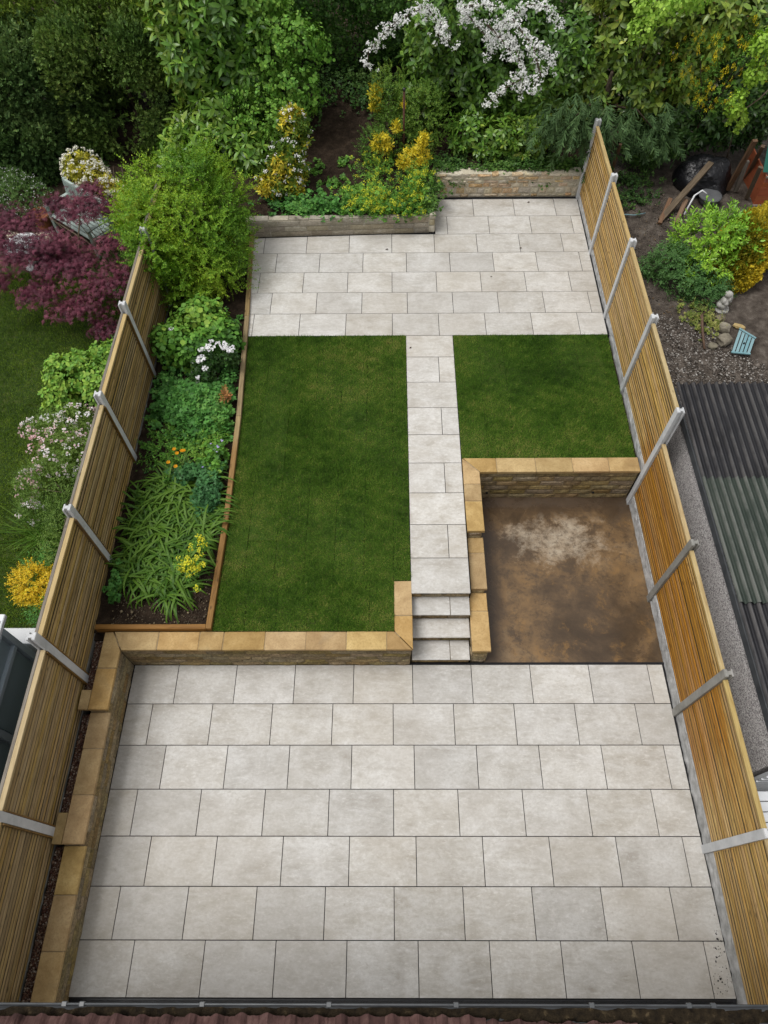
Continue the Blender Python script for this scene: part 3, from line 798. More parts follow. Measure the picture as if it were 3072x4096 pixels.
GP = [(0.030, 0.072, 0.009), (0.066, 0.148, 0.016), (0.106, 0.208, 0.024), (0.180, 0.258, 0.042), (0.32, 0.30, 0.09)]
grass('grass', [L1a, L1b, L2], 0.795, 300000, 0.042, 'short dense green grass on the new lawns', GP, 0.0045, 1, None, 0.46)
GP2 = [(0.050, 0.092, 0.010), (0.100, 0.175, 0.018), (0.150, 0.235, 0.026), (0.22, 0.28, 0.045)]
grass('grass', [[(-8.9, 10.0), (-8.9, 5.0), (-7.0, 2.5), (-4.6, 2.5), (-4.6, 12.5), (-9.6, 12.9)]], 0.4, 150000, 0.05, 'brighter green grass on the lawn over the fence', GP2, 0.005, 5, lawn2_z)

# ------------------------------------------------------------------ gravel strip, drain
def pebbles(name, poly, zf, n, size, pal, label, seed, layers=1, kind='stuff'):
    r = np.random.default_rng(seed); lo = np.min(poly, 0); hi = np.max(poly, 0)
    P = r.uniform(lo, hi, size=(n * 3, 2)); P = P[in_poly(P, poly)][:n]; N = len(P)
    base = np.array([[1, 0, 0], [-1, 0, 0], [0, 1, 0], [0, -1, 0], [0, 0, .7], [0, 0, -.7]], float)
    F0 = np.array([[0, 2, 4], [2, 1, 4], [1, 3, 4], [3, 0, 4], [2, 0, 5], [1, 2, 5], [3, 1, 5], [0, 3, 5]])
    s = size * r.lognormal(0, .35, N); a = r.uniform(0, 6.28, N)
    V = base[None] * s[:, None, None] * r.uniform(.6, 1.25, (N, 6, 1))
    c, sn = np.cos(a), np.sin(a); x = V[:, :, 0] * c[:, None] - V[:, :, 1] * sn[:, None]; y = V[:, :, 0] * sn[:, None] + V[:, :, 1] * c[:, None]
    V[:, :, 0] = x + P[:, :1]; V[:, :, 1] = y + P[:, 1:]
    V[:, :, 2] += np.array([zf(px, py) for px, py in P])[:, None] + r.uniform(-.3, .7, N)[:, None] * s[:, None]
    F = (F0[None] + (np.arange(N) * 6)[:, None, None]).reshape(-1, 3)
    cols = np.repeat(lerp_cols(pal, r.random(N) ** 1.4), 6, 0)
    return tag(obj(name, V.reshape(-1, 3), F, M['pebble'], cols=cols, smooth=False), label, 'gravel', kind=kind)
M['pebble'] = leaf_mat('pebble', 0.5, 0.4, 0.0)
gz = lambda x, y: (0.66 if y > 3.6 else 0.54 if y > 1.9 else 0.45)
for a, b in ((3.62, 4.46), (2.03, 3.32), (-0.15, 1.64)):
    box('gravel_bed', (-4.40, -4.20, a, b, 0.2, gz(0, (a + b) / 2) - 0.012), M['soil'])['kind'] = 'structure'
PP = [(0.05, 0.018, 0.012), (0.09, 0.035, 0.022), (0.16, 0.075, 0.04), (0.22, 0.15, 0.10), (0.48, 0.42, 0.36)]
for k, (a, b) in enumerate(((3.62, 4.45), (2.03, 3.31), (-0.14, 1.63))):
    pebbles('gravel', [(-4.385, a), (-4.243, a), (-4.243, b), (-4.385, b)], gz, int(2600 * (b - a)), 0.0085, PP,
            ('reddish pebbles at the far end of the strip behind the wall', 'reddish pebbles in the middle stretch between wall and fence', 'reddish pebbles nearest the house between wall and fence')[k], 30 + k)

dr = empty('drain_channel', (0.1, -0.07, -0.02), 'black plastic drainage channel with chevron grate along the patio edge', 'drain')
box('channel', (-4.0, 4.17, -0.15, -0.008, -0.10, -0.022), M['black'], dr)
for y0, y1 in ((-0.15, -0.136), (-0.022, -0.008)): box('rim', (-4.0, 4.17, y0, y1, -0.0215, -0.004), M['black'], dr)
V = []; F = []
for i in range(520):
    x = -3.98 + i * 0.0156
    for (xa, ya, xb, yb) in ((x, -.134, x + .012, -.079), (x + .012, -.079, x, -.024)):
        n = len(V); w = .004
        V += [(xa - w, ya, -.006), (xa + w, ya, -.006), (xb + w, yb, -.006), (xb - w, yb, -.006), (xa - w, ya, -.02), (xa + w, ya, -.02), (xb + w, yb, -.02), (xb - w, yb, -.02)]
        F += [[n, n+1, n+2, n+3], [n, n+4, n+5, n+1], [n+1, n+5, n+6, n+2], [n+2, n+6, n+7, n+3], [n+3, n+7, n+4, n]]
tag(obj('grate', V, F, M['black'], dr), kind='stuff')
sheet('house_strip', -4.4, 4.6, -3, -0.15, 2, 2, lambda x, y: -0.03, M['soil_grey'])

# ------------------------------------------------------------------ the house: eaves with gutter and tiles
M['rooftile'] = simple('concrete_roof_tile', [(0.25, (0.030, 0.017, 0.016)), (0.5, (0.075, 0.040, 0.036)), (0.8, (0.14, 0.085, 0.075))], 9, 0.9, 0.15, 0.5, 0.008, 60, vary=0.15)
M['gutter'] = simple('grey_upvc', [(0.3, (0.045, 0.048, 0.052)), (0.7, (0.085, 0.09, 0.095))], 6, 0.4, 0.4, 0.05, vary=.02)
M['render'] = simple('house_render', [(0.3, (0.58, 0.55, 0.50)), (0.7, (0.66, 0.63, 0.58))], 8, 0.9)
M['moss'] = simple('moss_debris', [(0.3, (0.010, 0.008, 0.006)), (0.6, (0.03, 0.022, 0.013)), (0.8, (0.12, 0.09, 0.05))], 22, 0.95, 0.1, 0.9, 0.02, 40)
hs = empty('house', (0, -0.3, -0.1), 'house eaves with mossy brown concrete roof tiles and grey gutter', 'house')
box('wall', (-5.6, 5.6, -6.5, -0.17, -0.3, 4.92), M['render'], hs)
pitch = math.radians(32)
EY, EZ = 0.262, 5.075
cp, sp_ = math.cos(pitch), math.sin(pitch)
def roof_pt(x, s, n): return (x, EY - s * cp - n * sp_ * -1 * 0 + n * sp_, EZ + s * sp_ + n * cp)
rf = obj('roof', [(-5.8, 0.13, 4.96), (5.8, 0.13, 4.96), (5.8, -3.6, 4.96 + 3.73 * math.tan(pitch)), (-5.8, -3.6, 4.96 + 3.73 * math.tan(pitch)), (-5.8, -7.3, 4.96), (5.8, -7.3, 4.96)],
         [[0, 1, 2, 3], [3, 2, 5, 4], [0, 3, 4], [1, 5, 2]], M['rooftile'], hs)
def tile_mesh(seed):
    r = random.Random(seed); W, Lg = 0.31, 0.40; nx, ns = 24, 3; V = []; F = []
    for j in range(ns + 1):
        for i in range(nx + 1):
            u = i / nx; s = Lg * j / ns
            ph = (u * 2) % 1.0
            roll = 0.034 * max(0, math.sin(math.pi * min(1, ph / 0.55))) ** 1.2 if ph < .55 else 0.0
            V.append(((u - .5) * W, -s * cp + roll * sp_ + r.uniform(-.002, .002) * (j == 0), s * sp_ + roll * cp + (0.004 * r.uniform(-1, 1))))
    for j in range(ns):
        for i in range(nx): a = j * (nx + 1) + i; F.append([a, a + 1, a + nx + 2, a + nx + 1])
    n0 = len(V)
    for i in range(nx + 1): v = V[i]; V.append((v[0], v[1] - .012, v[2] - .022))
    for i in range(nx): F.append([i + 1, i, n0 + i, n0 + i + 1])
    return mesh_from('roof_tile', V, F, M['rooftile'], smooth=False)
TM = [tile_mesh(s) for s in range(5)]
for row in range(3):
    for i in range(37):
        x = -5.6 + i * 0.308 + 0.13
        if row and abs(x) > 3.6: continue
        dy = rnd.uniform(-.006, .006) - (0.030 if x > 0.4 else 0) - (0.02 if x > 1.4 else 0)
        inst('roof_tile', rnd.choice(TM), rf, (x, EY + dy - row * 0.33 * cp, EZ + row * 0.33 * sp_ + row * .01), (0, 0, rnd.uniform(-.006, .006)))
# half-round gutter
def gutter_geo(x0, x1, cy, cz, r0, th=.004, n=10):
    V = []; F = []
    for x in (x0, x1):
        for k in range(n + 1):
            a = math.pi + math.pi * k / n; V.append((x, cy + r0 * math.cos(a), cz + r0 * math.sin(a)))
        for k in range(n + 1):
            a = 2 * math.pi - math.pi * k / n; V.append((x, cy + (r0 - th) * math.cos(a), cz + (r0 - th) * math.sin(a) + .001))
    m = 2 * (n + 1)
    for k in range(m): j = (k + 1) % m; F.append([k, j, m + j, m + k])
    return V, F
GY, GZ, GR = 0.262, 5.06, 0.058
V, F = gutter_geo(-5.7, 5.7, GY, GZ, GR)
gut = obj('gutter', V, F, M['gutter'], hs)
tube('rim', [(-5.7, GY + GR, GZ + .002), (5.7, GY + GR, GZ + .002)], 0.0065, M['clip'] if 'clip' in M else M['gutter'], gut, 8)
for x in (-2.08, -1.97, -1.22, -0.43, 0.36, 1.20, 1.80, 1.95, 2.32):
    V, F = gutter_geo(x - .016, x + .016, GY, GZ, GR + .006, .005); obj('bracket', V, F, M['gutter'], gut)
    box('clip', (x - .016, x + .016, GY + GR - .014, GY + GR + .014, GZ - .01, GZ + .012), M['gutter'], gut, bevel=.003)
sheet('leaf_litter', -4, 4, GY - .05, GY + .042, 240, 6, lambda x, y: GZ - .034 + 0.022 * max(-.6, mnoise.noise(Vector((x * 5, y * 22, 1)))) + .012 * mnoise.noise(Vector((x * 23, y * 40, 2))), M['moss'], gut, None)

# ------------------------------------------------------------------ garage roof over the right fence
M['pebbledash'] = None
t = NT('pebbledash'); w = t.coords(True)
vo = t.n('ShaderNodeTexVoronoi'); vo.inputs['Scale'].default_value = 75; t.l(w, vo.inputs['Vector'])
sc = t.n('ShaderNodeSeparateColor'); t.l(vo.outputs['Color'], sc.inputs[0])
c = t.ramp(sc.outputs[0], [(0.0, (0.18, 0.16, 0.16)), (0.35, (0.52, 0.48, 0.47)), (0.7, (0.74, 0.70, 0.68)), (1.0, (0.86, 0.84, 0.81))])
t.bump(vo.outputs['Distance'], 0.8, 0.01)
M['pebbledash'] = t.done(c, 0.9, 0.2)
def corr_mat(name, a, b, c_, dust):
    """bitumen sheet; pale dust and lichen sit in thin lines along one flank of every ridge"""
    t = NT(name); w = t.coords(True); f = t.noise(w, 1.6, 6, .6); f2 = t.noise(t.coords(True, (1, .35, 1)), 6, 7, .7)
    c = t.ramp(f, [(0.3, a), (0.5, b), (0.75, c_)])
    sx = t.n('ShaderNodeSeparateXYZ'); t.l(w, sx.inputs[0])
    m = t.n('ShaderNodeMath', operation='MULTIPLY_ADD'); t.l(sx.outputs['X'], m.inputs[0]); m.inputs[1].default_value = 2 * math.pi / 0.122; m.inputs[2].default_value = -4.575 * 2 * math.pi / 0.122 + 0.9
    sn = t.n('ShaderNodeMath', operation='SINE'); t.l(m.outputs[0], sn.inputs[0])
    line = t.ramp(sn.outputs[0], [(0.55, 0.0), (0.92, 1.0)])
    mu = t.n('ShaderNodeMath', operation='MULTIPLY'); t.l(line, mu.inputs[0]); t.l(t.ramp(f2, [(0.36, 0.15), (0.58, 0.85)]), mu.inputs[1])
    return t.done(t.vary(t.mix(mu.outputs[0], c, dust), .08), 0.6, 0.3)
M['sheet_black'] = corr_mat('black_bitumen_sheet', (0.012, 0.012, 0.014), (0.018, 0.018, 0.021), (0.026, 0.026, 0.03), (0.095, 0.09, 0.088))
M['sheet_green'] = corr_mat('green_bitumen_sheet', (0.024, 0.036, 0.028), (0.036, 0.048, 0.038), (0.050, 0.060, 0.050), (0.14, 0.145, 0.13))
M['white_metal'] = simple('white_metal', [(0.3, (0.62, 0.64, 0.66)), (0.7, (0.74, 0.76, 0.78))], 3, 0.4, 0.4, 0.0)
ga = empty('garage', (6, 5, -0.6), 'pebbledashed garage with black and green corrugated sheet roof behind the right fence', 'garage')
box('wall', (4.60, 9.0, 2.45, 8.10, -0.7, 1.78), M['pebbledash'], ga)
box('fascia', (4.565, 4.595, 2.40, 8.20, 1.70, 1.825), M['gutter'], ga)
def corr_sheet(x0, x1, y0, y1, z, mat, per=0.122, amp=0.034, dz=0.0):
    n = int((x1 - x0) / per * 8); V = []; F = []
    for j, y in enumerate((y0, (y0 + y1) / 2, y1)):
        for i in range(n + 1):
            x = x0 + (x1 - x0) * i / n
            V.append((x, y + (0.006 * math.sin(i * 1.7) if j != 1 else 0), z + amp * math.sin(2 * math.pi * (x - x0) / per) + (dz if j == 2 else dz * .5 if j == 1 else 0) - 0.03 * (x - 4.6) * 0))
    m = n + 1
    for j in range(2):
        for i in range(n): F.append([j * m + i, j * m + i + 1, (j + 1) * m + i + 1, (j + 1) * m + i])
    k0 = len(V); V += [(v[0], v[1], v[2] - .004) for v in V[:k0]]
    F += [[a + k0 for a in f[::-1]] for f in F[:]]
    for i in range(n): F.append([i + 1, i, k0 + i, k0 + i + 1]); F.append([2*m + i, 2*m + i + 1, k0 + 2*m + i + 1, k0 + 2*m + i])
    for j in range(2): F.append([j*m, (j+1)*m, k0 + (j+1)*m, k0 + j*m]); F.append([(j+1)*m - 1 + m, j*m + m - 1, k0 + j*m + m - 1, k0 + (j+1)*m + m - 1])
    o = obj('roof_sheet', V, F, mat, ga, smooth=False); return o
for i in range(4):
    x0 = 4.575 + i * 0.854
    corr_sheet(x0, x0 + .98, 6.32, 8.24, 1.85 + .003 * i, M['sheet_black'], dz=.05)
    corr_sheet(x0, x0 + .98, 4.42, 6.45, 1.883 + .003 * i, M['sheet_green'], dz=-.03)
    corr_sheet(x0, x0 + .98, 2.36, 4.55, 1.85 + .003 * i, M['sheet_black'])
beam('barge_board', (4.50, 2.34, 1.80), (8.6, 2.34, 1.80), 0.03, 0.16, M['black'], ga)
dd = box('door', (4.62, 7.2, 2.36, 2.40, -0.5, 1.65), M['white_metal'], ga)
for i in range(14): box('rib', (4.63, 7.19, 2.335, 2.359, -0.4 + i * .145, -0.33 + i * .145), M['white_metal'], dd)
cb = empty('canopy_roof', (5.4, 1.9, -.6), 'white ribbed plastic canopy at the garage front', 'canopy')
for i in range(5):
    box('roof_panel', (4.55, 6.4, 1.62 + i * .12, 1.62 + (i + 1) * .12 - .008, 1.00 + .012 * i, 1.03 + .012 * i), M['white_metal'], cb, bevel=.006)
box('post', (4.56, 4.62, 1.64, 1.70, -.6, 1.0), M['white_metal'], cb)

# ------------------------------------------------------------------ conservatory over the left fence
M['upvc'] = simple('pale_grey_upvc', [(0.3, (0.36, 0.43, 0.48)), (0.7, (0.42, 0.49, 0.54))], 3, 0.35, 0.4, 0.0)
M['upvc_white'] = simple('white_upvc', [(0.3, (0.62, 0.63, 0.64)), (0.7, (0.72, 0.73, 0.74))], 3, 0.35, 0.4, 0.0)
t = NT('tinted_pane'); M['pane'] = t.done((0.27, 0.35, 0.39), 0.3, 0.5)
co = empty('conservatory', (-5.6, 2.5, 0.3), 'pale blue grey glazed conservatory corner with white gutter beyond the left fence', 'conservatory')
box('wall', (-9, -5.14, -6, 4.02, 0.2, 2.0), M['upvc'], co)
for i, y in enumerate((4.06, 2.92, 1.75, 0.55)):
    box('mullion', (-5.14, -5.06, y - .09, y, 0.3, 1.98), M['upvc'], co, bevel=.006)
for i, (ya, yb) in enumerate(((2.93, 3.96), (1.76, 2.82), (0.56, 1.65))):
    box('pane', (-5.135, -5.12, ya + .03, yb - .02, 0.42, 1.46), M['pane'], co)
    box('pane', (-5.135, -5.12, ya + .03, yb - .02, 1.56, 1.88), M['pane'], co)
    for z in (0.34, 1.47, 1.89): box('transom', (-5.14, -5.07, ya - .005, yb + .01, z, z + .08), M['upvc'], co, bevel=.006)
box('gutter', (-5.16, -5.02, -6, 4.20, 2.0, 2.07), M['upvc_white'], co, bevel=.01)
box('gutter', (-9, -5.16, 4.08, 4.20, 2.0, 2.07), M['upvc_white'], co, bevel=.01)
sheet('roof', -9, -5.05, -6, 4.10, 3, 3, lambda x, y: 2.08 + (-5.05 - x) * .2, M['black'], co, None)
box('low_wall', (-5.75, -4.98, 4.22, 4.40, 0.3, 0.98), M['render'], co)
box('wall_cap', (-5.8, -4.95, 4.19, 4.43, 0.98, 1.02), M['upvc_white'], co, bevel=.01)

# ------------------------------------------------------------------ plants: leaf and sprig templates
def rx(a): c, s = math.cos(a), math.sin(a); return np.array([[1, 0, 0], [0, c, -s], [0, s, c]])
def ry(a): c, s = math.cos(a), math.sin(a); return np.array([[c, 0, s], [0, 1, 0], [-s, 0, c]])
def rz(a): c, s = math.cos(a), math.sin(a); return np.array([[c, -s, 0], [s, c, 0], [0, 0, 1]])

def leaf_a(L, W, fold=.12, droop=.1):
    """small pointed leaf, 2 quads, along +y, upper side +z"""
    V = np.array([[0, 0, 0], [W/2, L*.45, 0], [0, L, -droop*L], [-W/2, L*.45, 0], [0, L*.5, -fold*W]])
    return V, np.array([[0, 1, 2, 4], [0, 4, 2, 3]])
def leaf_b(L, W, fold=.12, droop=.25):
    """larger oblong leaf, 4 quads"""
    z1, z2, z3 = 0.02*L, -droop*L*.35, -droop*L
    V = np.array([[0, 0, 0], [W*.40, L*.30, z1], [W*.46, L*.66, z2], [0, L, z3], [-W*.46, L*.66, z2], [-W*.40, L*.30, z1], [0, L*.32, z1 - fold*W], [0, L*.68, z2 - fold*W]])
    return V, np.array([[0, 1, 6, 5], [6, 1, 2, 7], [5, 6, 7, 4], [7, 2, 3, 4]])
def leaf_palm(L, lobes=5, spread=2.2, w=.24, droop=.2):
    """palmate leaf (maple, geranium): narrow lobes from one point"""
    Vs = []; Fs = []; n = 0
    for k in range(lobes):
        a = (k / (lobes - 1) - .5) * spread; l = L * (1 - .28 * abs(k / (lobes - 1) - .5) * 2)
        V = np.array([[0, 0, 0], [w*l, l*.55, 0], [0, l, -droop*l], [-w*l, l*.55, 0]]) @ rz(-a).T
        Vs.append(V); Fs.append(np.array([[0, 1, 2, 3]]) + n); n += 4
    return np.concatenate(Vs), np.concatenate(Fs)
def strap(L, W, arch, segs=5):
    V = []; F = []
    for i in range(segs + 1):
        t = i / segs; a = arch * t * t; w = W * (1 - t ** 3) * .5 + .0005
        y = L * (math.sin(arch * t) / max(arch, .01)) ; z = L * t - L * .5 * (1 - math.cos(arch * t)) * 1.3 - L * .30 * arch * t * t
        V += [[-w, y * 1.0, z], [w, y, z]]
    for i in range(segs): F.append([2*i, 2*i + 1, 2*i + 3, 2*i + 2])
    return np.array(V, float), np.array(F)

class Sprig:
    def __init__(self): self.V = []; self.F = []; self.id = []; self.n = 0; self.k = 0; self.cls = []
    def add(self, leaf, R=None, t=(0, 0, 0), cls=0):
        V, F = leaf
        V = V if R is None else V @ np.asarray(R).T
        self.V.append(V + np.asarray(t)); self.F.append(F + self.n); self.id += [self.k] * len(V); self.n += len(V); self.k += 1; self.cls.append(cls)
        return self
    def get(self): return np.concatenate(self.V), np.concatenate(self.F), np.array(self.id), np.array(self.cls)

def sp_rosette(n, leaf, e0, e1, seed=0, jit=.25, lift=0.02):
    r = random.Random(seed); s = Sprig()
    for i in range(n):
        el = e0 + (e1 - e0) * i / max(1, n - 1) + r.uniform(-jit, jit)
        sc = r.uniform(.75, 1.1); V, F = leaf
        s.add((V * sc, F), rz(i * 2.4 + r.uniform(-.3, .3)) @ rx(el) @ ry(r.uniform(-.4, .4)), (0, 0, -lift * (n - i) * .6))
    return s.get()
def sp_shoot(n, length, leaf, e0=.5, e1=1.0, seed=0, bend=.3):
    r = random.Random(seed); s = Sprig()
    for i in range(n):
        t = (i + .5) / n; z = length * t; sc = (1.05 - .5 * t) * r.uniform(.8, 1.15); V, F = leaf
        s.add((V * sc, F), rz((i % 2) * math.pi + (i // 2) * 1.57 + r.uniform(-.4, .4)) @ rx(e0 + (e1 - e0) * t + r.uniform(-.2, .2)) @ ry(r.uniform(-.3, .3)), (bend * z * t, 0, z))
    return s.get()
def sp_frond(n, length, L, W, seed=0):
    """flat conifer spray"""
    r = random.Random(seed); s = Sprig(); q = (np.array([[-.5, 0, 0], [.5, 0, 0], [.25, 1, 0], [-.25, 1, 0]]), np.array([[0, 1, 2, 3]]))
    for i in range(n):
        t = i / n; side = -1 if i % 2 else 1; V = q[0] * np.array([W, L * (1.1 - .7 * t) * r.uniform(.7, 1.2), 1])
        s.add((V, q[1]), rx(math.pi / 2) @ rz(side * r.uniform(.45, .95)) @ ry(r.uniform(-.8, .8)), (0, r.uniform(-.01, .01), length * t))
    V = q[0] * np.array([W * .8, length * 1.1, 1]); s.add((V, q[1]), rx(math.pi / 2))
    return s.get()
def sp_flowers(n, rad, size, seed=0, cls=0, flat=.6):
    """cluster of small open flowers"""
    r = random.Random(seed); s = Sprig()
    for i in range(n):
        d = Vector((r.gauss(0, 1), r.gauss(0, 1), abs(r.gauss(0, 1)) * flat + .1)).normalized() * rad * r.uniform(.6, 1)
        R = rz(r.uniform(0, 6.3)) @ rx(r.uniform(-.9, .9)); a = size * r.uniform(.7, 1.2)
        V = np.array([[-a, -a * .45, 0], [0, -a, .25 * a], [a, -a * .3, 0], [a * .6, a * .8, .2 * a], [-a * .6, a * .8, 0], [0, 0, -.2 * a]]) * .5
        s.add((V, np.array([[5, 0, 1, 2], [5, 2, 3, 4], [5, 4, 0, 5]])[:2]), R, d, cls)
    return s.get()

def frames(O, r, roll=True):
    """rotation matrices with z axis = O rows"""
    z = O / np.linalg.norm(O, axis=1, keepdims=True); a = r.normal(size=z.shape)
    x = np.cross(a, z); x /= np.linalg.norm(x, axis=1, keepdims=True); y = np.cross(z, x)
    return np.stack([x, y, z], 2)
LEAF_GAIN = 1.72
def scatter(tmps, P, Rm, S, r, pal, pals2=None, cvar=.16, clump=None, bright=.18):
    """place sprigs; returns V,F,cols.  pal: colours for class 0, pals2: {class: colours}"""
    VV = []; FF = []; CC = []; n0 = 0; idx = r.integers(0, len(tmps), len(P))
    for k, (V, F, ids, cls) in enumerate(tmps):
        m = np.where(idx == k)[0]
        if not len(m): continue
        W = np.einsum('nij,vj->nvi', Rm[m], V) * S[m][:, None, None] + P[m][:, None, :]
        nl = ids.max() + 1
        base = np.full(len(m), .5) if clump is None else clump[m]
        t = np.clip(base[:, None] + r.normal(0, cvar, (len(m), nl)), 0, 1)
        C = lerp_cols(pal, t.ravel()).reshape(len(m), nl, 3)
        if pals2:
            for c_, p_ in pals2.items():
                q = np.where(cls == c_)[0]
                if len(q): C[:, q] = lerp_cols(p_, r.random(len(m) * len(q))).reshape(len(m), len(q), 3)
        C = C * LEAF_GAIN * (1 + r.normal(0, bright, (len(m), nl, 1))).clip(.5, 1.6)
        C = np.minimum(C, .86)
        VV.append(W.reshape(-1, 3)); CC.append(C[:, ids].reshape(-1, 3))
        FF.append((F[None] + (np.arange(len(m)) * len(V))[:, None, None]).reshape(-1, 4) + n0); n0 += len(m) * len(V)
    return np.concatenate(VV), np.concatenate(FF), np.concatenate(CC)

def blob_pts(blobs, dens, r, lump_=.14, zmin=None, depth=(.86, 1.03), e=1.0, lf=2.2, keep=.9, ymax=None):
    """random points on lumpy (super)ellipsoids (cx,cy,cz,rx,ry,rz); returns positions and outward normals"""
    PP_ = []; NN = []
    for i, (cx, cy, cz, ax, ay, az) in enumerate(blobs):
        ar = 4 * math.pi * (((ax*ay)**1.6 + (ax*az)**1.6 + (ay*az)**1.6) / 3) ** (1 / 1.6)
        n = int(ar * dens * (1.25 if e < 1 else 1)); d = r.normal(size=(n, 3)); d /= np.linalg.norm(d, axis=1, keepdims=True)
        q = np.sign(d) * np.abs(d) ** e
        if e < 1: q /= np.maximum(1e-6, np.abs(q) ** (2 / e) @ np.ones((3, 1))) ** (e / 2)
        rad = np.array([ax, ay, az]); p = q * rad
        k = (1 + lump_ * vnoise(p, lf / max(.35, min(1.2, max(ax, az))) , i + int(abs(cx) * 10))) * r.uniform(depth[0], depth[1], n)
        p = p * k[:, None] + [cx, cy, cz]; nrm = np.sign(d) * np.abs(d) ** (2 - e) / rad
        ok = np.ones(n, bool)
        for j, (bx, by, bz, sx_, sy_, sz_) in enumerate(blobs):
            if j != i: ok &= ((((p - [bx, by, bz]) / [sx_, sy_, sz_]) ** 2).sum(1) > keep * keep) if e >= 1 else True
        if zmin is not None: ok &= p[:, 2] > zmin
        if ymax is not None: ok &= p[:, 1] < ymax
        PP_.append(p[ok]); NN.append(nrm[ok])
    P = np.concatenate(PP_); N = np.concatenate(NN); N /= np.linalg.norm(N, axis=1, keepdims=True)
    return P, N

PSEED = [100]
def foliage(tmps, blobs, dens, pal, mat='leaf', size=(.75, 1.2), up=.5, jit=.35, lump_=.14, zmin=None, depth=(.8, 1.03), e=1.0, inner=.35, pals2=None, cvar=.16, cl=.22, clf=1.6, bright=.14, ymax=None, lf=2.2):
    PSEED[0] += 1; r = np.random.default_rng(PSEED[0])
    P, N = blob_pts(blobs, dens, r, lump_, zmin, depth, e, ymax=ymax, lf=lf)
    if inner:
        P2, N2 = blob_pts([(a, b, c, d * .72, f * .72, g_ * .72) for a, b, c, d, f, g_ in blobs], dens * inner * 1.6, r, lump_, zmin, (.7, 1.05), e, ymax=ymax)
        P = np.concatenate([P, P2]); N = np.concatenate([N, N2])
    O = N + np.array([0, 0, up]) + r.normal(0, jit, N.shape)
    clump = .5 + cl * vnoise(P, clf, PSEED[0])
    return scatter(tmps, P, frames(O, r), r.uniform(size[0], size[1], len(P)), r, pal, pals2, cvar, clump, bright)

def join(*geos):
    V = []; F = []; C = []; n = 0
    for v, f, c in geos: V.append(v); F.append(f + n); C.append(c); n += len(v)
    return np.concatenate(V), np.concatenate(F), np.concatenate(C)

def plant(name, label, cat, base, parts, stems=(), group=None, stem_mat='bark'):
    root = empty(name, base, label, cat, group)
    for pname, geo, mat in parts:
        o = obj(pname, geo[0], geo[1], M[mat], root, cols=geo[2]); o['kind'] = 'stuff'
    for k, st in enumerate(stems):
        path, rad = st[0], st[1]
        tube(st[2] if len(st) > 2 else ('trunk' if k == 0 else 'limb'), path, rad, M[stem_mat], root, 6)
    return root

def limbs(base, blobs, r0=.06, seed=0):
    """trunk plus one bent limb into each blob"""
    r = random.Random(seed); b = Vector(base); c = Vector((sum(x[0] for x in blobs) / len(blobs), sum(x[1] for x in blobs) / len(blobs), sum(x[2] for x in blobs) / len(blobs)))
    f = b.lerp(c, .45); out = [([b[:], b.lerp(f, .5) + Vector((r.uniform(-.05, .05), r.uniform(-.05, .05), 0)), f[:]], [r0, r0 * .8, r0 * .65])]
    for x in blobs[:7]:
        e = Vector((x[0], x[1], x[2] + x[5] * .4)); m = f.lerp(e, .5) + Vector((r.uniform(-.12, .12), r.uniform(-.12, .12), .08))
        out.append(([f[:], m[:], e[:]], [r0 * .5, r0 * .34, r0 * .12]))
    return out

# template library
ROS = [sp_rosette(8, leaf_b(.185, .074, .12, .3), .1, .85, s) for s in range(6)]
ROS_BIG = [sp_rosette(8, leaf_b(.245, .085, .14, .38), .0, .75, s + 20) for s in range(6)]
ROS_SM = [sp_rosette(8, leaf_b(.09, .034, .12, .2), .3, 1.0, s + 40) for s in range(4)]
SHOOT = [sp_shoot(13, .16, leaf_a(.050, .028), .35, 1.0, s) for s in range(6)]
SHOOT_P = [sp_shoot(24, .34, leaf_a(.066, .038), .25, .9, s + 3, .45) for s in range(8)]
SHOOT_S = [sp_shoot(10, .10, leaf_a(.030, .016), .35, 1.0, s + 9) for s in range(5)]
SHOOT_L = [sp_shoot(10, .22, leaf_a(.085, .030), .25, .9, s + 19) for s in range(5)]
ROUND = [sp_shoot(7, .20, leaf_b(.100, .092, .05, .15), .0, .5, s + 29) for s in range(5)]
IVY = [sp_shoot(5, .10, leaf_a(.075, .072, .05, .2), -.2, .4, s + 39) for s in range(5)]
FROND = [sp_frond(9, .15, .075, .013, s) for s in range(6)]
FROND_F = [sp_frond(6, .085, .052, .024, s + 9) for s in range(8)]
FROND_L = [sp_frond(15, .36, .15, .026, s + 19) for s in range(5)]
PALM = [sp_rosette(1, leaf_palm(.085, 7, 4.2, .12, .30), -.2, .1, s + 60, .35) for s in range(6)]
GERA = [sp_rosette(5, (lambda g_: (g_[0] + np.array([0, .03, 0]), g_[1]))(leaf_palm(.065, 5, 3.9, .30, .12)), -.15, .35, s + 70, .25) for s in range(5)]
BRAM = [sp_rosette(3, leaf_b(.095, .078, .10, .2), -.25, .15, s + 80, .2) for s in range(5)]

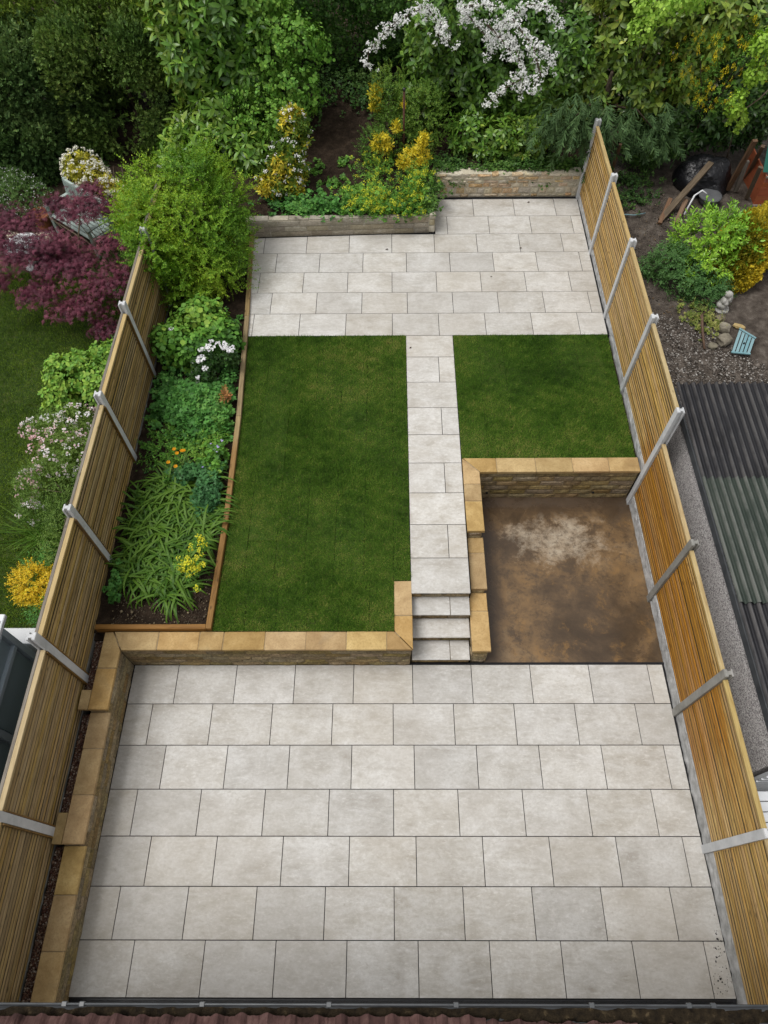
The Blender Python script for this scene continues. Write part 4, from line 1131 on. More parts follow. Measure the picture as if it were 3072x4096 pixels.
# ------------------------------------------------------------------ palettes (linear base colours)
P_LAUREL = [(0.024, 0.060, 0.010), (0.046, 0.100, 0.015), (0.080, 0.142, 0.020), (0.150, 0.205, 0.034)]
P_LAUREL_L = [(0.030, 0.078, 0.012), (0.060, 0.130, 0.018), (0.108, 0.182, 0.024), (0.210, 0.250, 0.036)]
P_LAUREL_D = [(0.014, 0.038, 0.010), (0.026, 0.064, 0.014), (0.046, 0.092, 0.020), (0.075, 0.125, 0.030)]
P_CONIF = [(0.025, 0.052, 0.013), (0.050, 0.092, 0.020), (0.085, 0.135, 0.029), (0.145, 0.180, 0.042)]
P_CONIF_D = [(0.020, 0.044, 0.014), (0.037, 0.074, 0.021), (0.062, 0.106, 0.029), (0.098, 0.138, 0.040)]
P_HAZEL = [(0.030, 0.085, 0.012), (0.052, 0.130, 0.018), (0.085, 0.180, 0.026), (0.13, 0.22, 0.035)]
P_IVY = [(0.016, 0.042, 0.010), (0.030, 0.072, 0.014), (0.050, 0.105, 0.020), (0.085, 0.145, 0.030)]
P_PRIVET = [(0.040, 0.102, 0.009), (0.082, 0.168, 0.014), (0.136, 0.228, 0.018), (0.240, 0.310, 0.030)]
P_GOLD = [(0.22, 0.18, 0.016), (0.36, 0.26, 0.018), (0.50, 0.34, 0.020), (0.58, 0.44, 0.05)]
P_YEL = [(0.38, 0.27, 0.02), (0.55, 0.40, 0.03), (0.68, 0.52, 0.06)]
P_WHITE = [(0.44, 0.44, 0.42), (0.49, 0.49, 0.48), (0.52, 0.52, 0.51)]
P_ACER = [(0.030, 0.008, 0.014), (0.060, 0.014, 0.025), (0.090, 0.023, 0.037), (0.135, 0.042, 0.056)]
P_GERA = [(0.0220, 0.0702, 0.0144), (0.0380, 0.1134, 0.0224), (0.0580, 0.1566, 0.0320), (0.0950, 0.1998, 0.0400)]
P_BRAM = [(0.0300, 0.0864, 0.0128), (0.0550, 0.1404, 0.0192), (0.0900, 0.1944, 0.0272), (0.1650, 0.2484, 0.0360)]
P_LILY = [(0.030, 0.080, 0.008), (0.052, 0.128, 0.012), (0.082, 0.175, 0.018), (0.130, 0.225, 0.030)]

# ------------------------------------------------------------------ hedges and trees across the far end
def lst(*a): return list(a)
b = [(-6.2, 17.75, 2.0, 1.32, 1.55, 1.42)]
plant('conifer_hedge', 'tall clipped dark green conifer hedge block left of the glossy laurel', 'hedge', (-6.2, 17.7, .6),
      [('foliage', foliage(FROND_F, b, 480, P_CONIF, 'leaf_dull', (.8, 1.5), .35, .55, .05, .75, (.86, 1.03), .42, .2, cl=.22, clf=4, bright=.3), 'leaf_dull')], limbs((-6.2, 17.8, .5), b, .12))
b = [(-8.75, 17.2, 1.85, 1.35, 1.5, 1.35), (-8.3, 16.1, 1.2, .8, .6, .7)]
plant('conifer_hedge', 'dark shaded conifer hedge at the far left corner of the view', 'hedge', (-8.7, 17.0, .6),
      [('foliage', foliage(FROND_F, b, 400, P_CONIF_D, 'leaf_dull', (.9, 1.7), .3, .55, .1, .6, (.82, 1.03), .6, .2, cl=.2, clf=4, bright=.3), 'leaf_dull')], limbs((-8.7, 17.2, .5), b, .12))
b = [(-7.2, 18.6, 2.6, 2.6, 1.0, 1.15)]
plant('conifer_hedge', 'upper rear conifer hedge top, yellow green, along the top left edge', 'hedge', (-7.2, 18.6, .6),
      [('foliage', foliage(FROND_F, b, 380, [(c[0] * 1.5, c[1] * 1.35, c[2] * 1.1) for c in P_CONIF], 'leaf_dull', (.9, 1.6), .5, .5, .1, 1.2, (.84, 1.03), .7, .15, cl=.2, bright=.3), 'leaf_dull')], limbs((-7.2, 18.8, .5), b, .12))

b = [(-4.2, 16.75, 2.6, .85, .75, 1.0), (-3.6, 16.8, 3.5, .95, .8, .9), (-4.35, 17.0, 3.9, .8, .8, .8), (-3.9, 16.2, 1.6, .75, .6, .7), (-3.2, 16.6, 2.4, .7, .6, .9), (-4.55, 16.2, 1.5, .4, .45, .5), (-3.9, 15.35, 1.55, .75, .45, .5), (-3.1, 15.2, 1.5, .5, .4, .45), (-4.7, 15.4, 1.5, .4, .4, .5)]
plant('laurel_tree', 'bright glossy laurel with large drooping leaves and orange tinged tips beside the conifer hedge', 'tree', (-4.0, 16.8, 1.2),
      [('foliage', foliage(ROS_BIG, b, 30, P_LAUREL_L, 'leaf_gloss', (.7, 1.15), .35, .4, .2, 1.2, (.72, 1.06), 1, .4, cl=.3, bright=.22), 'leaf_gloss')], limbs((-4.0, 16.9, 1.1), b, .09))
b = [(-2.45, 16.6, 2.9, .75, .6, .95), (-2.0, 16.1, 2.45, .5, .45, .6), (-2.75, 16.9, 3.7, .8, .6, .7), (-2.9, 16.0, 2.0, .55, .45, .55), (-1.85, 16.4, 3.2, .45, .45, .5), (-2.35, 15.7, 1.9, .45, .4, .4)]
plant('hazel_tree', 'fresh green round leaved hazel hanging over the dark earth bank', 'tree', (-2.5, 17.0, 1.4),
      [('foliage', foliage(ROUND, b, 48, P_HAZEL, 'leaf', (.6, 1.1), .25, .5, .3, 1.3, (.68, 1.12), 1, .35, cl=.28, bright=.22, lf=4), 'leaf')], limbs((-2.6, 17.1, 1.4), b, .05))
b = [(-1.1, 19.0, 2.6, 1.5, .9, 1.15), (.2, 18.6, 3.0, 1.2, .9, 1.1), (-1.6, 18.4, 3.6, 1.3, .8, .8), (.3, 18.0, 3.6, 1.2, .7, .7), (-.7, 19.3, 1.6, 1.6, .6, .8), (1.6, 18.5, 3.6, 1.4, .8, .9), (3.4, 18.3, 3.2, 1.4, .8, 1.3), (2.4, 18.6, 2.2, 1.6, .7, 1.0)]
b = b + [(-4.9, 18.6, 2.6, .9, .7, 1.4), (-3.2, 18.6, 2.8, 1.2, .7, 1.5)]
plant('ivy_thicket', 'dense dark ivy thicket behind the earth bank at top centre', 'hedge', (-.6, 19, 1.5),
      [('foliage', foliage(IVY, b, 150, P_IVY, 'leaf', (.7, 1.3), .3, .5, .16, 1.1, (.76, 1.05), 1, .3, cl=.28, bright=.25), 'leaf')], limbs((-.6, 19.2, 1.4), b, .08))
b = [(1.0, 16.9, 2.4, .9, .7, 1.1), (2.1, 16.7, 2.3, 1.0, .7, 1.1), (3.2, 16.5, 2.2, .95, .7, 1.05), (1.4, 16.9, 3.3, .9, .7, .7), (2.7, 16.8, 3.2, 1.0, .7, .75), (.55, 16.3, 1.9, .55, .5, .7), (3.75, 16.3, 2.9, .6, .6, .8)]
plant('laurel_hedge', 'dark green laurel hedge under the white blossom above the rubble wall', 'hedge', (2.1, 16.9, 1.3),
      [('foliage', foliage(ROS, b, 46, P_LAUREL, 'leaf_gloss', (.65, 1.15), .2, .4, .16, 1.2, (.74, 1.05), 1, .4, cl=.28, bright=.22,
        ), 'leaf_gloss')], limbs((2.1, 17.0, 1.2), b, .09))
b = [(1.75, 15.75, 1.65, .5, .4, .42), (2.45, 15.65, 1.62, .55, .42, .42), (3.05, 15.6, 1.7, .45, .4, .45), (2.1, 15.55, 1.45, .4, .3, .25)]
plant('laurel_bush', 'low bright green laurel bush hanging over the rubble wall top', 'bush', (2.4, 15.7, 1.3),
      [('foliage', foliage(ROS, b, 60, P_LAUREL_L, 'leaf_gloss', (.55, .95), .3, .4, .14, 1.25, (.76, 1.05), 1, .35, bright=.2), 'leaf_gloss')], limbs((2.4, 15.75, 1.25), b, .03))
b = [(4.9, 16.5, 3.0, .9, .75, 1.0), (5.7, 16.6, 3.6, 1.0, .8, .9), (6.6, 16.6, 3.5, .9, .8, .9), (4.4, 16.3, 2.3, .7, .6, .75), (5.4, 16.2, 2.4, .8, .6, .8), (4.7, 16.8, 4.0, .9, .8, .7), (6.3, 16.3, 2.6, .7, .6, .7)]
plant('laurel_tree', 'large mid green laurel with brown flower spikes behind the right fence end', 'tree', (5.4, 16.7, .8),
      [('foliage', join(foliage(ROS, b, 42, [(0.032, 0.072, 0.012), (0.066, 0.115, 0.018), (0.115, 0.165, 0.024), (0.21, 0.225, 0.035)], 'leaf_gloss', (.75, 1.25), .2, .4, .18, 1.0, (.72, 1.06), 1, .4, cl=.3, bright=.22)), 'leaf_gloss'),
       ('flower_spikes', foliage([sp_shoot(8, .16, leaf_a(.03, .018), .9, 1.3, s) for s in range(3)], b, 7, [(0.08, 0.035, 0.014), (0.14, 0.065, 0.025), (0.18, 0.10, 0.04)], 'leaf_dull', (.7, 1.1), .8, .2, .14, 1.0, (.98, 1.06), 1, 0), 'leaf_dull')], limbs((5.4, 16.8, .8), b, .10))
b = [(6.4, 16.2, 1.7, .75, .6, .75), (7.3, 16.3, 1.8, .8, .6, .8), (8.2, 16.3, 2.0, .8, .7, .9), (5.8, 15.9, 1.35, .55, .5, .55), (7.4, 16.6, 2.9, .9, .7, .8), (8.4, 16.7, 3.2, .9, .7, .9)]
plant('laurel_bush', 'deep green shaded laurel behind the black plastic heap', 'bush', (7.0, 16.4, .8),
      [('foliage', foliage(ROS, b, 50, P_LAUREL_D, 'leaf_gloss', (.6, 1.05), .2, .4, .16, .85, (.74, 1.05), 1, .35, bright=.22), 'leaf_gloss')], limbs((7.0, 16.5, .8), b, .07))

# white blossom: arching branches carrying flower clusters
br = [[(1.6, 16.9, 1.4), (1.2, 16.5, 3.2), (.7, 16.1, 4.0), (.06, 15.85, 3.8), (-.44, 15.75, 3.35), (-.46, 15.7, 3.1)],
      [(1.6, 16.9, 1.4), (1.5, 16.5, 3.4), (1.4, 16.1, 3.95), (2.0, 15.75, 3.5), (1.9, 15.65, 3.2)],
      [(1.6, 16.9, 1.4), (2.1, 16.4, 3.4), (2.4, 16.0, 3.8), (2.8, 15.55, 3.5), (3.17, 15.5, 3.35), (3.2, 15.5, 3.1)],
      [(2.1, 16.4, 3.4), (2.5, 15.8, 3.4), (2.7, 15.4, 3.0), (2.62, 15.2, 2.7)],
      [(2.7, 15.4, 3.0), (2.4, 15.25, 2.95), (2.15, 15.15, 2.78), (1.9, 15.1, 2.6)],
      [(2.1, 16.4, 3.4), (2.7, 16.1, 4.0), (3.05, 16.0, 4.0), (3.3, 15.9, 3.7)], [(1.2, 16.5, 3.2), (1.0, 16.1, 3.7), (.95, 15.85, 3.6), (1.25, 15.7, 3.5)],
      [(2.8, 15.55, 3.5), (3.0, 15.3, 3.1), (2.85, 15.2, 2.85)], [(1.4, 16.1, 3.95), (1.7, 15.9, 4.1), (2.1, 15.9, 4.05)], [(1.9, 15.9, 3.75), (2.35, 15.6, 3.45), (2.45, 15.5, 3.25)]]
r = np.random.default_rng(55); P = []
for k, path_ in enumerate(br):
    pp = np.array(path_)[(1 if k in (0, 1, 2) else 0):]
    for a, c_ in zip(pp[:-1], pp[1:]):
        n = int(np.linalg.norm(c_ - a) * 62); t_ = r.random((n, 1)); q = a + (c_ - a) * t_ + r.normal(0, .06, (n, 3)); P.append(q)
P = np.concatenate(P); O = r.normal(0, .5, P.shape) + [0, -.4, .9]
WF = [sp_flowers(10, .045, .030, s) for s in range(5)]
wf = scatter(WF, P, frames(O, r), r.uniform(.8, 1.4, len(P)), r, P_WHITE, bright=.04)
P2 = P[::3] + r.normal(0, .07, P[::3].shape)
wl = scatter(SHOOT_S, P2, frames(r.normal(0, .5, P2.shape) + [0, -.2, .6], r), r.uniform(.8, 1.3, len(P2)), r, P_HAZEL)
plant('blossom_tree', 'arching white flowering shrub branches in full bloom across the top centre', 'tree', (1.6, 16.9, 1.35), [('blossom', wf, 'petal'), ('foliage', wl, 'leaf')],
      [(p, [.03] + [.016] * (len(p) - 2) + [.004], 'trunk' if k == 0 else 'branch') for k, p in enumerate(br)])

# golden laburnum-like racemes
r = np.random.default_rng(56)
b = [(6.1, 15.5, 3.2, .55, .35, .5), (6.6, 15.4, 2.75, .55, .35, .5), (6.9, 15.5, 3.1, .5, .35, .5), (7.4, 15.6, 3.4, .5, .4, .6)]
P, N = blob_pts(b, 26, r, .2, None, (.7, 1.1)); P = P[P[:, 1] < 15.7]
RAC = [sp_flowers(16, .055, .022, s, flat=1) for s in range(4)]
RAC = [(V * np.array([.6, .6, 2.2]), F, i, c) for V, F, i, c in RAC]
plant('laburnum_tree', 'golden yellow hanging flower clusters over bright leaves at the upper right', 'tree', (6.6, 15.8, .8),
      [('racemes', scatter(RAC, P, frames(np.tile([0., 0, 1], (len(P), 1)) + r.normal(0, .2, P.shape), r), r.uniform(.7, 1.2, len(P)), r, [(0.52, 0.30, 0.015), (0.66, 0.42, 0.02), (0.72, 0.52, 0.05)], bright=.08), 'petal'),
       ('foliage', foliage(SHOOT_L, b, 34, P_HAZEL, 'leaf', (.4, .8), .2, .5, .2, None, (.7, 1.05), 1, .3), 'leaf')], limbs((6.8, 16.1, .8), b, .03))
b = [(7.15, 15.2, 3.7, .28, .25, .3), (7.2, 15.2, 3.15, .25, .25, .25), (7.05, 15.1, 2.6, .22, .2, .28), (7.3, 15.3, 2.2, .2, .2, .2)]
plant('oak_branch', 'lime green lobed young oak leaves at the right edge of the view', 'tree', (7.4, 15.5, .8), [('foliage', foliage(BRAM, b, 90, [(0.10, 0.19, 0.02), (0.17, 0.28, 0.03), (0.26, 0.36, 0.05)], 'leaf', (.6, 1.0), .3, .5, .25), 'leaf')], limbs((7.6, 15.6, .8), b, .02))
b = [(5.05, 15.5, 4.2, .5, .3, .28), (4.8, 15.45, 3.85, .3, .25, .25), (5.5, 15.5, 4.35, .4, .3, .25)]
plant('oak_branch', 'lime green young oak spray hanging from the top edge right of the blossom', 'tree', (5.0, 16.4, .8), [('foliage', foliage(BRAM, b, 90, [(0.08, 0.17, 0.02), (0.14, 0.25, 0.03), (0.22, 0.33, 0.05)], 'leaf', (.6, 1.0), .3, .5, .25), 'leaf')], limbs((5.1, 16.3, .8), b, .02))

# conifer fronds over the fence end
r = np.random.default_rng(57); P = []; O = []
for (cx, cy, cz, sx_, n) in ((3.75, 15.05, 2.35, .38, 70), (4.2, 14.95, 2.45, .35, 60), (4.6, 15.1, 2.2, .3, 40), (5.4, 15.3, 2.1, .35, 50), (5.9, 15.35, 1.7, .2, 22), (3.35, 15.1, 2.1, .25, 30)):
    q = r.normal(0, 1, (n, 3)) * [sx_, .22, .28] + [cx, cy, cz]; P.append(q); O.append(r.normal(0, .35, (n, 3)) + [(cx - 4.6) * .25, -.7, -.55])
P = np.concatenate(P); O = np.concatenate(O)
plant('conifer_tree', 'drooping feathery grey green conifer sprays over the fence end', 'tree', (4.5, 15.9, .9),
      [('foliage', scatter(FROND_L, P, frames(O, r), r.uniform(.7, 1.25, len(P)), r, [(0.022, 0.048, 0.018), (0.040, 0.075, 0.026), (0.062, 0.10, 0.034)], bright=.12), 'leaf_dull')],
      [([(4.6, 16.0, .9), (4.6, 15.9, 2.4), (4.5, 15.6, 3.0)], [.09, .07, .03]), ([(4.6, 15.9, 2.3), (4.1, 15.3, 2.5), (3.7, 15.0, 2.35)], [.03, .02, .008]), ([(4.6, 15.9, 2.2), (5.2, 15.5, 2.3), (5.6, 15.3, 2.0)], [.03, .02, .008])])

# ------------------------------------------------------------------ planting on the bank
b = [(-.05, 15.85, 2.25, .38, .35, .65), (.15, 15.5, 1.75, .5, .4, .5), (-.3, 15.35, 1.7, .35, .35, .4), (.5, 15.3, 1.65, .45, .35, .4), (.75, 15.6, 2.1, .4, .35, .6)]
yb = [(-.32, 15.75, 2.45, .14, .12, .34), (-.2, 15.05, 1.87, .25, .15, .22), (.52, 14.85, 1.72, .28, .16, .2), (.35, 14.75, 1.62, .25, .14, .15), (.68, 14.85, 2.05, .14, .1, .18), (.14, 15.2, 2.15, .1, .08, .12), (.28, 15.35, 2.5, .05, .05, .06)]
plant('euonymus_shrub', 'variegated golden yellow and green shrub beside the rusty post', 'shrub', (.1, 15.5, 1.35),
      [('foliage', foliage(SHOOT, b, 130, P_LAUREL, 'leaf', (.7, 1.1), .5, .4, .2, 1.3, (.75, 1.05), 1, .35), 'leaf'),
       ('golden_leaves', foliage(SHOOT_S + ROS_SM, yb, 260, [(0.11, 0.15, 0.018), (0.38, 0.31, 0.020), (0.52, 0.42, 0.045)], 'leaf', (.7, 1.1), .4, .8, .2, 1.3, (.6, 1.1), 1, .2), 'leaf')], limbs((.1, 15.6, 1.3), b, .025))
post = empty('metal_post', (.284, 15.3, 1.4), 'thin rusty brown metal post standing in the bank shrubs', 'post')
M['rust'] = simple('rusty_metal', [(0.3, (0.05, 0.022, 0.014)), (0.7, (0.12, 0.055, 0.035))], 20, 0.8, 0.3, .3)
tube('shaft', [(.284, 15.22, 1.3), (.278, 15.25, 2.85)], .024, M['rust'], post, 10); tube('cap', [(.278, 15.25, 2.85), (.278, 15.25, 2.90)], .032, M['black'], post, 10)

b = [(-2.25, 14.55, 1.75, .42, .35, .55), (-2.0, 14.8, 2.25, .32, .3, .5), (-2.45, 14.3, 1.45, .35, .3, .3), (-2.1, 14.3, 1.4, .3, .25, .3), (-1.95, 14.75, 2.6, .2, .2, .3)]
plant('choisya_shrub', 'yellow leaved shrub with white flower clusters beside the bright green bush', 'shrub', (-2.2, 14.6, 1.2),
      [('foliage', foliage(ROS_SM, b, 120, [(0.035, 0.075, 0.012), (0.055, 0.105, 0.016), (0.11, 0.15, 0.018), (0.38, 0.30, 0.025), (0.52, 0.42, 0.06)], 'leaf', (.8, 1.4), .4, .5, .25, 1.15, (.7, 1.1), 1, .3, cl=.34, clf=7, bright=.2), 'leaf'),
       ('flowers', foliage([sp_flowers(8, .035, .03, s) for s in range(4)], b, 34, P_WHITE, 'petal', (.7, 1.2), .6, .3, .2, 1.2, (1.0, 1.1), 1, 0, bright=.05), 'petal')], limbs((-2.2, 14.7, 1.15), b, .02))

def ground_cover(name, label, cat, area_pts, n, tmps, pal, zf, mat='leaf', size=(.7, 1.2), zjit=.12, seed=1, extra=None, group=None):
    r = np.random.default_rng(seed); P = []
    for (x, y, sx_, sy_, w) in area_pts:
        k = int(n * w); P.append(np.c_[r.normal(x, sx_, k), r.normal(y, sy_, k)])
    P = np.concatenate(P)
    if all(-4.4 < a[0] < -2.6 and 4.4 < a[1] < 13.2 for a in area_pts): P = P[(P[:, 0] > -4.3) & (P[:, 0] < -2.80) & (P[:, 1] > 4.62)]
    z = np.array([zf(x, y) for x, y in P]) + .03 + np.abs(r.normal(0, zjit, len(P)))
    P3 = np.c_[P, z]; O = r.normal(0, .4, P3.shape) + [0, 0, 1]
    geo = scatter(tmps, P3, frames(O, r), r.uniform(*size, len(P)), r, pal, cvar=.2, clump=.5 + .25 * vnoise(P, 4, seed))
    root = plant(name, label, cat, (P[:, 0].mean(), P[:, 1].mean(), z.min()), [('foliage', geo, mat)] + (extra(P3, r) if extra else []), group=group)
    return root
def lime_heads(frac, pal, tm=None, dz=.08, size=(.7, 1.2)):
    def f(P, r):
        q = P[r.random(len(P)) < frac] + [0, 0, dz]
        return [('flower_heads', scatter(tm or [sp_flowers(12, .045, .028, s) for s in range(3)], q, frames(r.normal(0, .3, q.shape) + [0, 0, 1], r), r.uniform(*size, len(q)), r, pal, bright=.1), 'petal')]
    return f
bz = bank_z
P_LIME = [(0.20, 0.26, 0.02), (0.34, 0.36, 0.03), (0.48, 0.44, 0.04)]
ground_cover('euphorbia', 'lime yellow flowering spurge tumbling over the middle of the block wall', 'plant', [(-.55, 13.82, .28, .20, .35), (-.1, 13.8, .25, .2, .3), (.45, 13.85, .2, .22, .35)], 600, SHOOT_L + GERA, P_BRAM, bz, seed=201, zjit=.16, size=(.5, .95), extra=lime_heads(.33, P_LIME))
ground_cover('euphorbia', 'lime yellow spurge on the bank in front of the golden shrub', 'plant', [(-.35, 14.75, .2, .25, .5), (.55, 14.45, .22, .2, .5)], 320, SHOOT_L, P_BRAM, bz, seed=202, zjit=.16, size=(.5, .9), extra=lime_heads(.35, P_LIME))
ground_cover('wild_strawberry', 'low mid green three lobed leaves along the left part of the block wall', 'plant', [(-1.55, 13.82, .40, .13, .6), (-2.1, 14.1, .3, .25, .4)], 520, BRAM + GERA, P_GERA, bz, seed=203, zjit=.08, size=(.6, 1.0))
ground_cover('ivy_cover', 'dark ivy trailing over the rubble wall top', 'plant', [(2.5, 14.98, .35, .07, .3), (3.6, 15.05, .35, .12, .3), (1.25, 15.1, .3, .2, .3), (3.2, 15.2, .5, .15, .3)], 620, IVY, P_IVY, lambda x, y: 1.28 - max(0, 14.86 - y) * 2.2, seed=204, zjit=.05)
ground_cover('bank_weeds', 'scattered low weeds on the bare earth bank', 'plant', [(-1.2, 14.6, .15, .12, .2), (-.9, 14.3, .12, .15, .2), (-1.7, 15.0, .1, .12, .15), (-1.0, 15.2, .08, .1, .1), (-.6, 14.3, .15, .1, .3)], 130, GERA, P_HAZEL, bz, seed=205, zjit=.04, size=(.6, 1.0))
ground_cover('ivy_cover', 'small leaved greenery hugging the corner where the two garden walls meet', 'plant', [(.85, 13.85, .07, .12, .4), (.8, 14.3, .12, .25, .6)], 300, IVY, P_IVY, lambda x, y: 1.16, seed=206, zjit=.07)
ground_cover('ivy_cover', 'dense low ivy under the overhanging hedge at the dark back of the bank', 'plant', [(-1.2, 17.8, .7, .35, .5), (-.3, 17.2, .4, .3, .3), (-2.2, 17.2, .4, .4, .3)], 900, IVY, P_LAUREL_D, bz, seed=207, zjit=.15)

# ------------------------------------------------------------------ flower bed by the left fence
b = [(-3.95, 12.35, 1.95, .80, .72, .75), (-3.4, 12.25, 1.7, .52, .55, .6), (-4.6, 12.4, 2.0, .55, .58, .58), (-3.85, 12.85, 2.45, .58, .48, .48), (-4.3, 11.8, 1.6, .52, .48, .52), (-3.6, 11.65, 1.42, .55, .48, .48), (-3.3, 12.95, 1.95, .45, .45, .5), (-4.4, 12.9, 2.3, .42, .38, .45), (-3.95, 11.3, 1.22, .5, .4, .38), (-3.3, 11.8, 1.2, .34, .38, .36), (-3.15, 12.6, 1.45, .28, .38, .42), (-4.75, 12.75, 2.35, .26, .26, .36), (-3.5, 13.25, 2.45, .32, .3, .36), (-4.35, 11.3, 2.1, .45, .38, .42), (-4.6, 11.85, 2.4, .42, .42, .42)]
plant('privet_bush', 'large irregular bright green privet bush over the left fence end', 'bush', (-3.85, 12.4, .8),
      [('foliage', foliage(SHOOT_P, b, 88, P_PRIVET, 'leaf', (.55, 1.1), .25, .5, .28, .95, (.62, 1.06), 1, .5, cl=.3, clf=4.0, lf=4, bright=.2), 'leaf')], limbs((-3.85, 12.4, .78), b, .06))
b = [(-3.65, 10.5, 1.2, .5, .4, .42), (-3.95, 9.95, 1.15, .42, .4, .4), (-3.25, 10.2, 1.12, .42, .4, .38), (-3.6, 9.75, 1.15, .4, .35, .38)]
plant('bramble', 'mid green bramble with broad three part leaves below the privet bush', 'plant', (-3.65, 10.1, .78),
      [('foliage', foliage(BRAM, b, 150, P_BRAM, 'leaf', (.7, 1.25), .6, .4, .22, .8, (.7, 1.1), 1, .3, cl=.28, clf=4), 'leaf')], limbs((-3.65, 10.1, .75), b, .015), stem_mat='twig')
b = [(-3.3, 9.45, 1.15, .28, .25, .3), (-2.98, 9.6, 1.15, .25, .22, .28), (-3.42, 9.2, 1.05, .25, .2, .25)]
rho = plant('rhododendron', 'small shrub with large pale lilac white flower trusses in the bed', 'shrub', (-3.2, 9.45, .78), [('foliage', foliage(ROS_SM, b, 70, P_LAUREL_D, 'leaf_gloss', (.8, 1.2), .5, .4, .2, .85, (.75, 1.0), 1, .3), 'leaf_gloss')], limbs((-3.2, 9.45, .75), b, .015))
r = np.random.default_rng(61)
for (x, y, z, s) in ((-3.34, 9.27, 1.42, 1.0), (-3.22, 9.52, 1.45, 1.0), (-3.36, 9.45, 1.45, .8), (-3.28, 9.15, 1.32, .7), (-2.98, 9.56, 1.44, .9), (-2.86, 9.5, 1.42, .9), (-3.08, 9.6, 1.46, .6), (-3.22, 9.7, 1.42, .5), (-3.95, 9.92, 1.5, .6), (-3.42, 9.02, 1.22, .55)):
    g_ = scatter([sp_flowers(20, .085, .062, 3), sp_flowers(20, .085, .062, 4)], np.array([[x, y, z]]), frames(np.array([[0, 0, 1.]]) + r.normal(0, .2, (1, 3)), r), np.array([s]), r, [(0.42, 0.39, 0.43), (0.51, 0.50, 0.53), (0.57, 0.57, 0.58)], bright=.05)
    obj('flower_truss', g_[0], g_[1], M['petal'], rho, cols=g_[2])
fz = lambda x, y: .77
def mound(cx, cy, rx_, ry_, h):
    return lambda x, y: .77 + h * max(0, 1 - ((x - cx) / rx_) ** 2 - ((y - cy) / ry_) ** 2)
ground_cover('geranium', 'mound of soft green palmate leaves in the middle of the bed', 'plant', [(-3.5, 8.65, .3, .3, .45), (-3.75, 8.9, .3, .22, .25), (-3.2, 8.4, .25, .3, .3)], 950, GERA, P_GERA, mound(-3.5, 8.6, .8, .8, .26), seed=211, zjit=.05, size=(.75, 1.2))
ground_cover('geranium', 'bluish green dissected foliage with tiny pink flowers along the bed edge', 'plant', [(-3.0, 6.75, .10, .18, .5), (-3.45, 7.2, .22, .12, .5)], 250, GERA, [(0.018, 0.060, 0.020), (0.032, 0.095, 0.030), (0.050, 0.130, 0.042)], mound(-3.1, 7.0, .6, .7, .22), seed=212, zjit=.05, size=(.6, 1.0))
ground_cover('bed_weeds', 'mixed low weeds and grass covering the bed behind the daylilies', 'plant', [(-3.7, 7.85, .35, .35, .6), (-3.1, 7.75, .25, .3, .4)], 620, SHOOT_S + GERA + SHOOT_L, P_BRAM, lambda x, y: .78, seed=213, zjit=.06, size=(.5, 1.0))
ground_cover('bed_weeds', 'low green weeds between the fence and the bramble', 'plant', [(-4.1, 9.2, .14, .5, .5), (-3.0, 9.1, .08, .4, .25), (-3.05, 10.2, .08, .5, .25), (-4.2, 5.15, .05, .15, .12)], 400, GERA + IVY, P_GERA, lambda x, y: .78, seed=214, zjit=.10, size=(.5, 1.0))
ground_cover('columbine', 'columbine leaves with a few mauve bells near the edging board', 'plant', [(-2.98, 7.3, .12, .12, .5), (-2.93, 7.6, .07, .1, .5)], 90, BRAM, P_BRAM, lambda x, y: .95, seed=215, zjit=.06, size=(.6, .9), extra=lime_heads(.12, [(0.22, 0.20, 0.42), (0.40, 0.34, 0.55)], [sp_flowers(4, .02, .03, 5)], .08))
ground_cover('photinia', 'small plant with rusty orange young leaves by the edging board', 'plant', [(-2.98, 8.78, .05, .07, 1)], 13, ROS_SM, [(0.10, 0.13, 0.02), (0.16, 0.10, 0.03), (0.22, 0.09, 0.035)], lambda x, y: 1.02, seed=216, zjit=.06, size=(.8, 1.2))

# daylilies: each of the long strap leaves is a part
lily = empty('daylily_clump', (-3.5, 6.2, .77), 'large clump of arching strap leaved daylilies in the front of the bed', 'plant')
r = np.random.default_rng(71)
def strap_mesh(k):
    V, F = strap(r.uniform(.60, .88), r.uniform(.021, .029), r.uniform(1.4, 2.3), 6)
    V[:, 2] += np.where(np.arange(len(V)) % 2 == 0, .0, .0)
    c = lerp_cols(P_LILY, np.array([r.uniform(.15, .95)])) * np.ones((len(V), 1))
    return V, F, c
SMS = [strap_mesh(k) for k in range(26)]
SME = [mesh_from('strap_leaf', V, F, M['leaf'], c) for V, F, c in SMS]
cl = []
while len(cl) < 135:
    x, y = r.uniform(-4.28, -2.95), r.uniform(5.05, 7.35)
    if (x + 3.55) ** 2 / .50 + (y - 6.15) ** 2 / 1.45 < 1: cl.append((x, y))
allv = []
cnt = 0
for ci, (x, y) in enumerate(cl):
    for k in range(14):
        a = r.uniform(0, 6.283); s = r.uniform(.8, 1.25); dx, dy = r.normal(0, .03, 2)
        if cnt < 290 and k % 5 < 1:
            inst('strap_leaf', SME[r.integers(26)], lily, (x + dx, y + dy, .76), (r.uniform(-.12, .12), r.uniform(-.12, .12), a), (s, s, s)); cnt += 1
        else:
            V, F, c = SMS[r.integers(26)]
            allv.append((V @ rz(a).T * s + [x + dx, y + dy, .76], F, c))
g_ = join(*allv)
tag(obj('strap_leaves', g_[0], g_[1], M['leaf'], lily, cols=g_[2]), kind='stuff')
